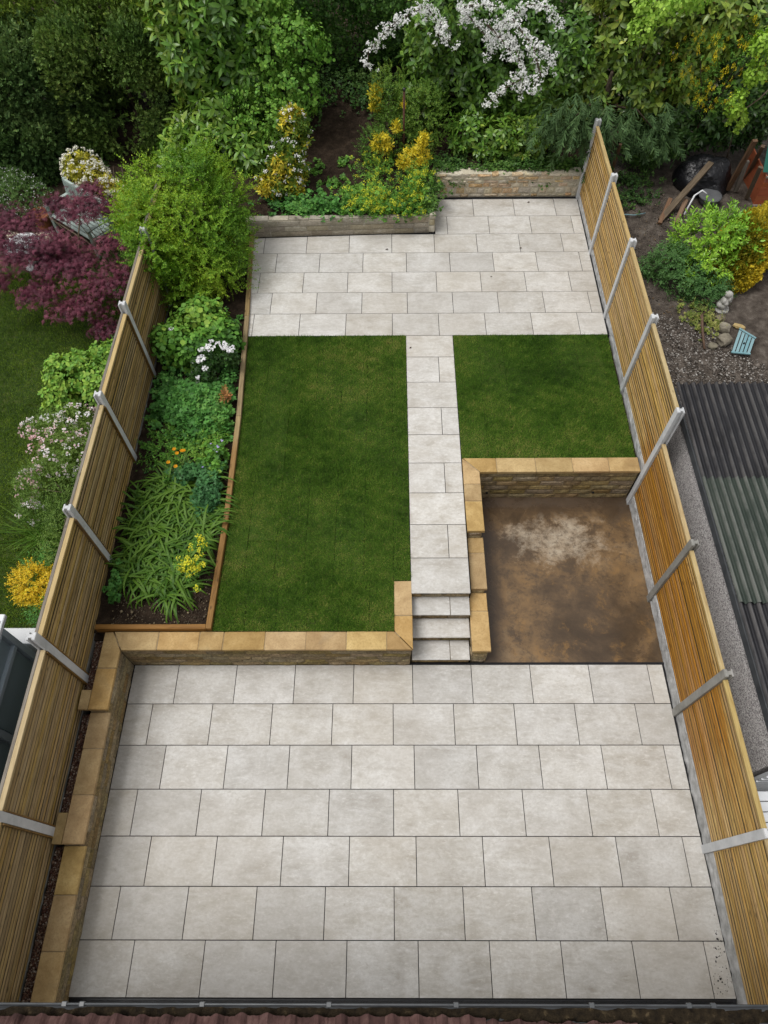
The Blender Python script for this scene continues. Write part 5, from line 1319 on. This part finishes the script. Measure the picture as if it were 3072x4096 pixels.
ground_cover('euphorbia', 'lime flowered spurge rising through the daylilies by the edging board', 'plant', [(-2.98, 5.32, .10, .08, .6), (-2.9, 5.65, .07, .07, .3), (-2.78, 4.98, .05, .05, .1)], 70, SHOOT_L, P_BRAM, lambda x, y: 1.1, seed=217, zjit=.08, size=(.4, .8), extra=lime_heads(.75, [(0.26, 0.30, 0.02), (0.42, 0.40, 0.03), (0.55, 0.47, 0.03)]))
POPPY = ['topmost left orange poppy in the bed', 'orange poppy just below the topmost left one', 'left one of the touching pair of orange poppies', 'right one of the touching pair of orange poppies', 'orange poppy furthest left nearest the fence', 'lowest orange poppy above the daylilies']
for k, (x, y) in enumerate(((-3.53, 7.36), (-3.47, 7.28), (-3.40, 7.33), (-3.37, 7.33), (-3.58, 7.1), (-3.45, 7.02))):
    po = empty('poppy', (x, y, .78), POPPY[k], 'flower', 'orange poppies in the bed')
    tube('stem', [(x, y, .78), (x + .01, y, 1.1), (x, y, 1.34)], .003, M['twig'], po, 5)
    V = []; F = []
    for q in range(6):
        a = q * 1.047; n = len(V); c0, s0 = math.cos(a), math.sin(a)
        V += [(x, y, 1.34), (x + .03 * math.cos(a - .5), y + .03 * math.sin(a - .5), 1.365), (x + .036 * c0, y + .036 * s0, 1.372), (x + .03 * math.cos(a + .5), y + .03 * math.sin(a + .5), 1.365)]; F.append([n, n+1, n+2, n+3])
    obj('petals', V, np.array(F), M['petal'], po, cols=np.tile([[0.78, 0.36, 0.015]], (len(V), 1)))
pebbles('straw_litter', [(-4.2, 4.58), (-2.78, 4.58), (-2.78, 5.35), (-4.2, 5.35)], lambda x, y: .775, 700, .012, [(0.04, 0.028, 0.018), (0.10, 0.075, 0.045), (0.30, 0.24, 0.14)], 'dry straw and clods on the bare soil at the front of the bed', 41)

# ------------------------------------------------------------------ over the left fence
lw = lambda x, y: lawn2_z(x, y)
b = [(-6.1, 11.5, 1.75, .85, .62, .16), (-7.2, 11.75, 1.8, .85, .55, .15), (-5.35, 11.2, 1.62, .55, .52, .16), (-5.95, 10.8, 1.3, .58, .45, .14), (-7.35, 12.6, 1.85, .65, .4, .13), (-5.95, 12.7, 2.15, .5, .35, .13), (-6.6, 12.0, 1.45, .75, .4, .12), (-8.2, 12.1, 1.75, .65, .45, .14), (-5.5, 10.5, 1.0, .35, .32, .12), (-6.75, 11.1, 1.4, .52, .4, .13), (-7.6, 11.3, 1.45, .5, .35, .12), (-6.35, 11.7, 2.05, .45, .35, .12), (-5.25, 11.9, 1.9, .35, .4, .12), (-8.0, 12.7, 1.5, .5, .35, .12), (-6.45, 13.2, 1.55, .5, .3, .12), (-5.6, 13.1, 1.75, .4, .3, .12), (-6.9, 13.55, 1.6, .45, .3, .12), (-6.1, 13.55, 1.9, .35, .25, .1)]
plant('japanese_maple', 'dark red purple Japanese maple spreading in front of the pale bench', 'tree', (-6.1, 12.0, .4),
      [('crown', foliage(PALM, b, 230, P_ACER, 'leaf', (.6, 1.15), 1.6, .4, .35, .7, (.35, 1.15), 1, .2, cl=.28, clf=4, bright=.2, lf=4), 'leaf')], limbs((-6.1, 12.0, .4), b, .05, 5), stem_mat='twig')
b = [(-6.95, 15.35, 1.15, .45, .35, .4), (-6.55, 15.2, .95, .35, .3, .3), (-6.2, 15.1, .9, .25, .2, .2)]
plant('choisya_shrub', 'cream and yellow flowering shrub behind the pale bench under the conifer hedge', 'shrub', (-6.8, 15.3, .6),
      [('foliage', foliage(ROS_SM, b, 110, [(0.08, 0.12, 0.02), (0.25, 0.25, 0.03), (0.50, 0.42, 0.06)], 'leaf', (.6, 1.0), .5, .4, .2, .6, (.75, 1.05), 1, .3), 'leaf'),
       ('flowers', foliage([sp_flowers(9, .045, .036, s) for s in range(4)], b, 75, [(0.44, 0.42, 0.32), (0.53, 0.52, 0.45), (0.57, 0.57, 0.53)], 'petal', (.7, 1.2), .6, .3, .2, .7, (1.0, 1.12), 1, 0, bright=.05), 'petal')], limbs((-6.8, 15.35, .55), b, .02))
b = [(-8.1, 14.75, .85, .5, .4, .45), (-8.55, 15.0, .9, .5, .4, .45), (-7.9, 14.5, .65, .3, .3, .25)]
plant('daisy_bush', 'dark leaved bush dotted with tiny white flowers beside the terracotta pot', 'bush', (-8.2, 14.8, .5),
      [('foliage', foliage(SHOOT_S, b, 220, P_LAUREL_D, 'leaf', (.8, 1.2), .5, .4, .2, .5, (.75, 1.05), 1, .3), 'leaf'),
       ('flowers', foliage([sp_flowers(3, .03, .02, s) for s in range(3)], b, 70, P_WHITE, 'petal', (.7, 1.1), .6, .3, .2, .5, (1.0, 1.08), 1, 0), 'petal')], limbs((-8.2, 14.85, .45), b, .02))
b = [(-5.75, 9.35, .95, .55, .5, .45), (-5.3, 9.2, .95, .42, .45, .42), (-6.0, 9.05, .75, .4, .35, .32), (-5.3, 9.9, .9, .35, .35, .3)]
plant('hydrangea_bush', 'rounded fresh green broad leaved bush between the maple and the pink blossom', 'bush', (-5.65, 9.3, .4),
      [('foliage', foliage([sp_rosette(7, leaf_b(.10, .062, .1, .2), .0, .7, s) for s in range(4)], b, 95, P_BRAM[1:] + [(0.20, 0.27, 0.04)], 'leaf', (.7, 1.15), .6, .35, .16, .5, (.75, 1.05), 1, .35), 'leaf')], limbs((-5.65, 9.3, .4), b, .03))
b = [(-5.35, 7.9, 1.15, .42, .38, .38), (-5.9, 8.05, 1.05, .38, .25, .2), (-5.15, 7.45, 1.1, .3, .35, .35), (-5.55, 7.55, .95, .4, .35, .35), (-6.05, 7.1, .85, .2, .3, .2), (-5.9, 6.55, .8, .2, .25, .2)]
b2 = [(-5.5, 6.95, .85, .5, .45, .45), (-5.2, 6.35, .85, .42, .45, .42), (-5.75, 6.9, .75, .4, .4, .35), (-5.15, 5.75, .8, .35, .35, .38), (-5.3, 7.6, .8, .5, .4, .4)]
plant('weigela_bush', 'arching shrub with pale pink and white blossom leaning on the left fence', 'bush', (-5.4, 7.2, .4),
      [('foliage', foliage(SHOOT_S, b2 + b, 230, [(0.035, 0.075, 0.016), (0.065, 0.115, 0.022), (0.105, 0.165, 0.03), (0.15, 0.20, 0.05)], 'leaf', (.8, 1.4), .4, .5, .22, .45, (.7, 1.08), 1, .35), 'leaf'),
       ('blossom', foliage([sp_flowers(8, .04, .034, s) for s in range(4)], b, 62, [(0.40, 0.22, 0.24), (0.50, 0.40, 0.40), (0.56, 0.52, 0.51), (0.58, 0.57, 0.55)], 'petal', (.7, 1.3), .6, .3, .25, .7, (.98, 1.14), 1, 0, bright=.06, cl=.35, clf=5), 'petal')], limbs((-5.35, 7.2, .4), b2, .03), stem_mat='twig')
r = np.random.default_rng(81); geos = []
for k in range(130):
    V, F = strap(r.uniform(.45, .75), .016, r.uniform(.3, 1.2), 5); x, y = -5.75 + r.normal(0, .12), 6.35 + r.normal(0, .12)
    geos.append((V @ rz(r.uniform(0, 6.3)).T + [x, y, .38], F, lerp_cols(P_LILY[1:], r.random(1)) * np.ones((len(V), 1))))
plant('iris_clump', 'spiky upright green iris clump on the lawn edge beyond the left fence', 'plant', (-5.75, 6.35, .4), [('leaves', join(*geos), 'leaf')])
b = [(-5.4, 5.15, .9, .32, .28, .3), (-5.1, 5.0, .85, .22, .2, .22)]
plant('golden_shrub', 'small golden yellow leaved shrub near the conservatory', 'shrub', (-5.3, 5.1, .4), [('foliage', foliage(SHOOT, b, 300, P_GOLD, 'leaf', (.6, 1.0), .5, .4, .2, .5, (.75, 1.05), 1, .3), 'leaf')], limbs((-5.3, 5.1, .4), b, .02))
b = [(-5.0, 4.72, .8, .32, .3, .32), (-4.85, 4.95, .7, .25, .35, .3), (-4.85, 4.25, .6, .15, .3, .3), (-5.4, 5.6, .6, .35, .3, .28)]
plant('leafy_shrub', 'mid green soft leaved shrub squeezed between fence and conservatory', 'shrub', (-5.0, 4.8, .4), [('foliage', foliage(SHOOT_L, b, 120, P_GERA, 'leaf', (.5, .9), .5, .4, .2, .4, (.7, 1.05), 1, .3), 'leaf')], limbs((-5.0, 4.8, .4), b, .02))
ground_cover('border_plants', 'dark low border plants at the foot of the left fence behind the maple', 'plant', [(-4.9, 10.3, .18, .6, .4), (-5.0, 12.8, .3, .6, .4), (-4.95, 8.6, .15, .3, .2)], 700, GERA + SHOOT_S + SHOOT_L, P_GERA, lambda x, y: .42, seed=231, zjit=.22, size=(.6, 1.1))
ground_cover('border_plants', 'leafy undergrowth right of the pale bench beside the privet bush', 'plant', [(-5.3, 13.9, .25, .4, .6), (-5.2, 14.8, .3, .3, .4)], 420, ROS_SM + SHOOT_L, P_LAUREL, lambda x, y: .5, seed=232, zjit=.3, size=(.6, 1.1))
ground_cover('border_plants', 'low dark foliage at the base of the conifer hedge far left', 'plant', [(-8.9, 15.3, .5, .3, .5), (-7.3, 16.2, .5, .2, .5)], 320, GERA + IVY, P_LAUREL_D, lambda x, y: .6, seed=233, zjit=.12, size=(.6, 1.1))
# leaning bare twigs over the bench
tw = empty('bare_shrub', (-5.6, 12.6, .4), 'bare grey twiggy shrub in front of the pale bench', 'shrub')
rr = random.Random(5)
for k in range(16):
    a = Vector((-5.45 + rr.uniform(-.1, .1), 12.3 + rr.uniform(-.1, .1), .45)); e = Vector((rr.uniform(-7.0, -5.0), rr.uniform(12.6, 13.9), rr.uniform(1.6, 2.4)))
    m = a.lerp(e, .55) + Vector((rr.uniform(-.1, .1), rr.uniform(-.1, .1), .1))
    tube('twig', [a[:], m[:], e[:]], [.012, .008, .003], M['twig'], tw, 5)

# garden bench
M['mint'] = make_wood('pale_mint_paint', (0.38, 0.45, 0.42), (0.34, 0.41, 0.375), (0.28, 0.34, 0.31), vary=.05, sat=.05)
BA = math.radians(-38); BC = Vector((-6.75, 13.85, .45))
bx_ = Vector((math.cos(BA), math.sin(BA), 0)); by_ = Vector((-math.sin(BA), math.cos(BA), 0))       # by_ points to the back
bn = empty('garden_bench', BC, 'pale mint green slatted wooden garden bench half hidden by the maple', 'bench')
def bp(u, v, z): return (BC + bx_ * u + by_ * v + Vector((0, 0, z)))[:]
for k in range(6): beam('seat_slat', bp(-.68, -.22 + k * .088, .44), bp(.68, -.22 + k * .088, .44), .072, .022, M['mint'], bn)
for k in range(14): beam('back_slat', bp(-.60 + k * .0925, .27, .48), bp(-.60 + k * .0925, .36, .92), .045, .018, M['mint'], bn, roll=0)
beam('top_rail', bp(-.70, .375, .95), bp(.70, .375, .95), .05, .07, M['mint'], bn); beam('bottom_rail', bp(-.68, .27, .50), bp(.68, .27, .50), .04, .05, M['mint'], bn)
for u in (-.70, .70):
    beam('leg', bp(u, -.25, 0), bp(u, -.25, .64), .06, .06, M['mint'], bn); beam('leg', bp(u, .26, 0), bp(u, .38, 1.0), .06, .06, M['mint'], bn)
    beam('arm_rest', bp(u, -.30, .66), bp(u, .34, .66), .08, .028, M['mint'], bn); beam('side_rail', bp(u, -.22, .40), bp(u, .24, .40), .03, .06, M['mint'], bn)
M['terracotta'] = simple('terracotta', [(0.3, (0.20, 0.070, 0.035)), (0.7, (0.30, 0.115, 0.06))], 8, .85, .2, .2)
pt = empty('plant_pot', (-7.75, 14.2, .45), 'terracotta plant pot standing left of the pale bench', 'pot')
lathe('pot_body', [(.13, 0), (.15, .12), (.19, .34), (.225, .345), (.235, .42), (.205, .42), (.195, .36), (.02, .35)], (-7.75, 14.2, .45), M['terracotta'], pt)
V = foliage(SHOOT_S, [(-7.75, 14.2, .88, .16, .16, .06)], 160, P_ACER, 'leaf', (.6, 1.0)); o = obj('plant', V[0], V[1], M['leaf'], pt, cols=V[2]); o['kind'] = 'stuff'
tb = empty('garden_table', (-7.75, 13.0, .4), 'round white garden table glimpsed through the maple leaves', 'table')
lathe('table_top', [(.38, 0), (.40, .015), (.38, .03)], (-7.75, 13.0, .95), M['upvc_white'], tb, 28); lathe('pedestal', [(.2, 0), (.05, .04), (.03, .3), (.04, .55)], (-7.75, 13.0, .4), M['upvc_white'], tb, 14)
pv = empty('stepping_path', (-8.3, 14.2, .45), kind='structure')
for k, (x, y) in enumerate(((-8.35, 14.05), (-8.9, 14.25), (-7.8, 13.95), (-8.85, 14.85))): box('paving_slab', (x - .26, x + .26, y - .2, y + .2, .38, .475), M['rubble'], pv, bevel=.02)

# ------------------------------------------------------------------ over the right fence
b = [(6.35, 12.35, 1.45, .58, .5, .55), (6.75, 12.3, 1.35, .45, .45, .5), (6.1, 12.5, 1.35, .4, .4, .4), (6.25, 11.9, 1.15, .45, .35, .35)]
plant('cherry_laurel', 'bright fresh green upright laurel bush in the yard beyond the right fence', 'bush', (6.4, 12.3, .8),
      [('foliage', foliage([sp_shoot(11, .26, leaf_b(.135, .044, .12, .15), .5, 1.1, s) for s in range(5)], b, 55, [(0.045, 0.125, 0.012), (0.085, 0.200, 0.016), (0.135, 0.260, 0.022), (0.20, 0.32, 0.035)], 'leaf_gloss', (.7, 1.1), .7, .3, .14, .85, (.72, 1.02), 1, .35), 'leaf_gloss')], limbs((6.4, 12.3, .8), b, .03))
b = [(5.6, 12.05, 1.15, .42, .38, .4), (5.85, 11.75, 1.0, .42, .38, .38), (6.25, 11.45, .98, .38, .3, .32), (5.3, 12.2, .95, .25, .25, .2)]
plant('hypericum_bush', 'darker fine leaved bush in front of the bright laurel', 'bush', (5.8, 11.9, .8),
      [('foliage', foliage([sp_shoot(10, .16, leaf_a(.068, .028), .2, .8, s) for s in range(5)], b, 170, [(0.026, 0.070, 0.022), (0.045, 0.105, 0.030), (0.070, 0.140, 0.040)], 'leaf', (.8, 1.2), .4, .4, .16, .82, (.72, 1.06), 1, .35), 'leaf')], limbs((5.8, 11.9, .8), b, .02))
b = [(7.0, 12.25, 1.35, .52, .5, .64), (7.45, 12.5, 1.5, .5, .5, .6), (6.85, 11.9, 1.05, .42, .34, .36)]
plant('golden_conifer', 'rounded golden yellow dwarf conifer at the right edge', 'shrub', (7.1, 12.2, .8),
      [('foliage', foliage(FROND_F, b, 950, [(0.10, 0.11, 0.012), (0.24, 0.20, 0.015), (0.42, 0.31, 0.02), (0.55, 0.40, 0.03)], 'leaf_dull', (.8, 1.2), .4, .35, .12, .82, (.85, 1.03), 1, .25, cl=.28, clf=3, lf=4), 'leaf_dull')], limbs((7.1, 12.2, .8), b, .03))
ground_cover('yard_weeds', 'yellowing weeds and grass by the small statue', 'plant', [(5.95, 10.95, .18, .18, .6), (6.0, 10.55, .12, .15, .2), (6.2, 10.75, .1, .1, .2)], 170, SHOOT_L + GERA, [(0.06, 0.11, 0.02), (0.15, 0.17, 0.04), (0.30, 0.26, 0.09)], lambda x, y: .81, seed=241, zjit=.04, size=(.4, .8))
ground_cover('yard_weeds', 'ivy and seedlings in the shade along the fence end', 'plant', [(5.3, 14.6, .3, .2, .5), (5.5, 15.3, .3, .2, .5)], 260, IVY + ROS_SM, P_LAUREL_D, lambda x, y: .81, seed=242, zjit=.08, size=(.6, 1.0))
PW = [(0.035, 0.028, 0.022), (0.08, 0.066, 0.052), (0.14, 0.115, 0.095), (0.24, 0.215, 0.19), (0.42, 0.40, 0.37)]
pebbles('gravel', [(4.55, 8.3), (7.0, 8.3), (6.9, 9.7), (6.0, 10.7), (4.6, 11.2)], lambda x, y: .80 + lump(x, y, 1.1, .05), 9000, .016, PW, 'mixed grey brown stone chips on the yard behind the right fence', 43)
pebbles('leaf_litter', [(4.6, 11.0), (6.2, 10.9), (6.6, 13.5), (5.8, 15.6), (4.6, 15.6)], lambda x, y: .80 + lump(x, y, 1.1, .05), 2600, .014, PW[:3] + [(0.20, 0.13, 0.06)], 'brown leaf litter on the shaded yard by the fence', 44)

# statue: crouching stone child
M['statue'] = simple('weathered_stone', [(0.3, (0.30, 0.29, 0.26)), (0.6, (0.45, 0.44, 0.41)), (0.8, (0.55, 0.54, 0.51))], 14, .9, .2, .4)
st = empty('statue', (6.48, 11.12, .8), 'small pale stone statue of a crouching child in the yard', 'statue')
bm = bmesh.new()
for (x, y, z, rr_, sx_, sy_, sz_) in ((0, 0, .30, .062, 1, 1, 1.1), (-.012, .012, .315, .064, 1.05, 1.05, .95), (-.02, .02, .19, .075, 1.05, .85, 1.25), (-.03, .04, .10, .085, 1.1, .95, .9), (.05, -.01, .10, .045, .9, .9, 1.6), (-.06, -.03, .10, .045, .9, .9, 1.6), (.055, -.03, .175, .038, 1, 1, 1), (-.055, -.045, .175, .038, 1, 1, 1),
                                       (.06, -.005, .20, .028, 1, 1.3, 1.9), (-.075, -.01, .20, .028, 1, 1.3, 1.9), (.03, -.05, .245, .024, 1, 1, 1.8), (-.03, -.06, .245, .024, 1, 1, 1.8), (.06, -.03, .03, .03, 1, 1.7, .8), (-.06, -.05, .03, .03, 1, 1.7, .8), (0, 0, .0, .12, 1.1, .95, .22), (0, -.055, .29, .014, 1, 1.2, 1.2), (0, 0, .245, .032, 1, 1, 1.2)):
    mt_ = Matrix.Translation((x, y, z)) @ Matrix.Diagonal((rr_ * sx_, rr_ * sy_, rr_ * sz_, 1))
    bmesh.ops.create_icosphere(bm, subdivisions=2, radius=1, matrix=mt_)
me = bpy.data.meshes.new('figure'); bm.to_mesh(me); bm.free(); me.materials.append(M['statue'])
o = inst('figure', me, st, (6.48, 11.12, .82), (0, 0, math.radians(35)), (1.15, 1.15, 1.15))
md = o.modifiers.new('remesh', 'REMESH'); md.mode = 'VOXEL'; md.voxel_size = .011; md.use_smooth_shade = True

def rock(name, c, s, seed, mat, parent=None, rot=0):
    bm = bmesh.new(); bmesh.ops.create_icosphere(bm, subdivisions=2, radius=1)
    for v in bm.verts:
        k = 1 + .28 * mnoise.noise(v.co * 1.6 + Vector((seed, 0, 0))); q = Vector([max(-.75, min(.75, a)) for a in v.co]) * k
        v.co = Vector((q.x * s[0], q.y * s[1], q.z * s[2]))
    me = bpy.data.meshes.new(name); bm.to_mesh(me); bm.free(); me.materials.append(mat)
    return inst(name, me, parent, c, (0, 0, rot))
M['rock'] = make_stone('yard_rock', (0.10, 0.085, 0.065), (0.17, 0.15, 0.115), (0.23, 0.205, 0.16), (0.30, 0.27, 0.22))
tag(rock('rock', (6.28, 10.22, .88), (.16, .14, .11), 1, M['rock'], None, .4), 'largest grey stone lying between the stick and the pale blue slats', 'rock')
tag(rock('rock', (6.36, 10.55, .88), (.13, .13, .10), 2, M['rock'], None, 1.1), 'grey stone block between the statue and the largest stone', 'rock')
tag(rock('rock', (6.35, 10.82, .85), (.10, .09, .07), 3, M['rock'], None, .2), 'small flat stone just below the statue', 'rock')
tag(rock('rock', (6.05, 10.12, .83), (.10, .09, .05), 4, M['rock'], None, .2), 'small pale stone beside the foot of the stick', 'rock')
tag(rock('wood_log', (6.68, 10.62, .84), (.15, .06, .04), 6, M['cap_r'], None, -.5), 'split pale log lying right of the grey stones', 'log')
tag(tube('stick', [(5.88, 10.05, .82), (5.9, 10.4, .90), (5.93, 10.75, 1.0), (6.0, 10.85, 1.0)], [.022, .026, .03, .028], M['red_wood'], None, 7), 'crooked brown stick lying left of the grey stones', 'stick')
# blue slatted panel
M['blue'] = make_wood('pale_blue_paint', (0.22, 0.37, 0.40), (0.18, 0.32, 0.35), (0.13, 0.24, 0.27), vary=.05)
bl = empty('wooden_pallet', (6.57, 10.1, .8), 'pale blue wooden slatted pallet top lying on the dirt', 'pallet')
A_, B_, C_, D_ = Vector((6.32, 9.91, .86)), Vector((6.66, 9.86, .86)), Vector((6.80, 10.16, .96)), Vector((6.55, 10.40, .98))
for k in range(5):
    t0 = (k + .5) / 5; p0 = A_.lerp(B_, t0); p1 = D_.lerp(C_, t0); beam('slat', p0[:], p1[:], 0.048, .018, M['blue'], bl)
beam('rail', (A_ + Vector((0, 0, .02)))[:], (B_ + Vector((0, 0, .02)))[:], .035, .025, M['blue'], bl); beam('rail', (D_ + Vector((0, 0, .02)))[:], (C_ + Vector((0, 0, .02)))[:], .035, .025, M['blue'], bl)
tube('knob', [(6.58, 10.08, .92), (6.58, 10.08, .95)], .016, M['black'], bl, 10)

# heap, planks, shed
t = NT('black_sheet'); v = t.coords(False); t.bump(t.noise(v, 5, 4, .6, 1.5), .8, .05); M['sheet'] = t.done((0.010, 0.010, 0.012), .3, .35)
bm = bmesh.new(); bmesh.ops.create_icosphere(bm, subdivisions=5, radius=1)
for v in bm.verts:
    n = v.co.copy(); k = 1 + .16 * mnoise.noise(n * 1.7) + .06 * abs(mnoise.noise(Vector((n.x * 2.5, n.y * 9, n.z * 7)))) + .03 * mnoise.noise(n * 9)
    v.co = Vector((n.x * .62, n.y * .55, max(-.1, n.z) * .62)) * k
me = bpy.data.meshes.new('heap'); bm.to_mesh(me); bm.free(); me.materials.append(M['sheet']); me.polygons.foreach_set('use_smooth', np.ones(len(me.polygons), dtype=bool))
tag(inst('covered_heap', me, None, (7.05, 15.2, .82), (0, 0, -.3)), 'heap wrapped in crumpled black plastic sheet under the laurel', 'heap')
def plank(p0, p1, w, h, m, label): tag(beam('plank', p0, p1, w, h, M[m], None, end_jit=.012), label, 'plank')
plank((5.84, 13.86, .84), (6.98, 15.0, 1.42), .13, .06, 'dark_wood', 'long dark plank leaning across the black heap')
plank((5.80, 13.75, .83), (6.10, 14.35, 1.0), .09, .05, 'red_wood', 'short brown offcut under the foot of the long dark plank')
plank((6.15, 13.75, .83), (6.45, 14.35, .98), .10, .05, 'red_wood', 'brown board to the right of the long dark plank')
plank((7.55, 14.9, .85), (7.50, 14.60, 2.15), .10, .07, 'red_wood', 'tallest brown post leaning left of the green sheet')
plank((7.72, 14.85, .85), (7.60, 14.72, 1.62), .09, .06, 'old_wood', 'grey weathered stake between the brown posts')
plank((7.90, 14.60, .85), (7.74, 14.36, 1.72), .09, .06, 'dark_wood', 'dark stake leaning on the red shed corner')
plank((8.06, 15.3, .85), (7.88, 14.9, 1.85), .08, .07, 'red_wood', 'brown post standing behind the grey stake')
plank((4.78, 15.6, .85), (4.86, 15.15, 2.05), .09, .07, 'dark_wood', 'dark timber leaning under the conifer behind the fence end')
plank((5.05, 15.55, .85), (4.98, 15.25, 1.7), .07, .06, 'red_wood', 'brown stake beside the dark timber behind the fence end')
M['bin'] = simple('grey_plastic', [(0.3, (0.08, 0.083, 0.088)), (0.7, (0.12, 0.123, 0.128))], 6, .5, .3, 0)
tub = empty('plastic_tub', (7.02, 14.5, .8), 'grey round plastic tub lid behind the bright laurel bush', 'tub')
lathe('tub_body', [(.18, 0), (.22, .16)], (7.02, 14.5, .8), M['bin'], tub); lathe('lid', [(.25, 0), (.25, .03), (.22, .045), (.02, .05)], (7.02, 14.5, .96), M['bin'], tub)
M['shed_red'] = make_wood('red_stain', (0.40, 0.125, 0.055), (0.33, 0.095, 0.042), (0.24, 0.065, 0.03), vary=.06)
sh = empty('shed', (8.7, 14.9, .8), 'red stained low board shed at the right edge below the green sheet', 'shed')
for k in range(6): beam('board', (8.0, 14.42, .86 + k * .105), (9.6, 14.40, .86 + k * .105), .03, .10, M['shed_red'], sh)
beam('base_rail', (7.98, 14.38, .80), (9.6, 14.36, .80), .05, .05, M['old_wood'], sh); beam('top_rail', (7.98, 14.39, 1.47), (9.6, 14.37, 1.47), .05, .04, M['old_wood'], sh)
box('side_wall', (8.02, 8.05, 14.45, 15.6, .8, 1.44), M['shed_red'], sh)
t = NT('green_plastic'); M['green_pl'] = t.done((0.010, 0.12, 0.085), .35, .5)
gs = empty('plastic_sheet', (8.4, 14.8, 1.4), 'dark green ribbed plastic sheet above the red shed', 'sheet')
V = []; F = []
for i in range(25):
    x = 7.93 + i * .06; dz_ = .018 * (1 if (i // 3) % 2 else 0)
    V += [(x, 14.52, 1.50 + dz_), (x, 15.05, 2.25 + dz_)]
F = [[2*i, 2*i + 2, 2*i + 3, 2*i + 1] for i in range(24)]
o = obj('corrugation', V, F, M['green_pl'], gs); md = o.modifiers.new('thick', 'SOLIDIFY'); md.thickness = .006
tag(tube('water_hose', [(4.7, 14.0, .86), (5.0, 14.05, .85), (5.3, 14.0, .86), (5.55, 14.08, .85)], .012, M['blue'], None, 6), 'short pale blue hose lying in the shade by the fence', 'hose')
tag(tube('white_pipe', [(6.35, 13.95, .9), (6.55, 14.25, 1.15), (6.72, 14.35, 1.2), (6.82, 14.3, 1.15)], .02, M['upvc_white'], None, 8), 'bent white plastic pipe beside the long dark plank', 'pipe')
tag(tube('bare_branch', [(6.95, 15.2, 2.2), (7.2, 15.1, 2.45), (7.45, 15.05, 2.75), (7.55, 15.0, 3.0)], [.008, .012, .015, .012], M['twig'], None, 6), 'bare pale branch hanging below the lime oak leaves', 'branch')
# fallen leaves on the patio
lf = leaf_a(.06, .035); r = np.random.default_rng(91)
for k, (x, y, z, lab) in enumerate(((-.05, 12.98, .808, 'dark dead leaf on the upper patio below the block wall'), (2.02, 12.1, .808, 'brown dead leaf in the middle of the upper patio'), (2.7, 12.98, .808, 'small brown leaf on the upper patio right of the path line'), (3.1, 14.55, .808, 'curled leaf near the rubble wall foot'), (.38, 10.15, .808, 'brown leaf on the top slab of the path'))):
    V, F = lf; o = obj('dead_leaf', V @ rz(r.uniform(0, 6)).T * r.uniform(.7, 1.2) + [x, y, z + .012], F, M['leaf'], cols=np.tile([[.05, .03, .02]], (5, 1))); tag(o, lab, 'leaf')
pebbles('grit', [(3.9, .04), (4.16, .04), (4.15, 1.0), (4.1, .8)], lambda x, y: .001, 70, .007, [(0.01, 0.01, 0.01), (0.03, 0.028, 0.025)], 'black grit scattered on the patio corner by the right fence', 45)
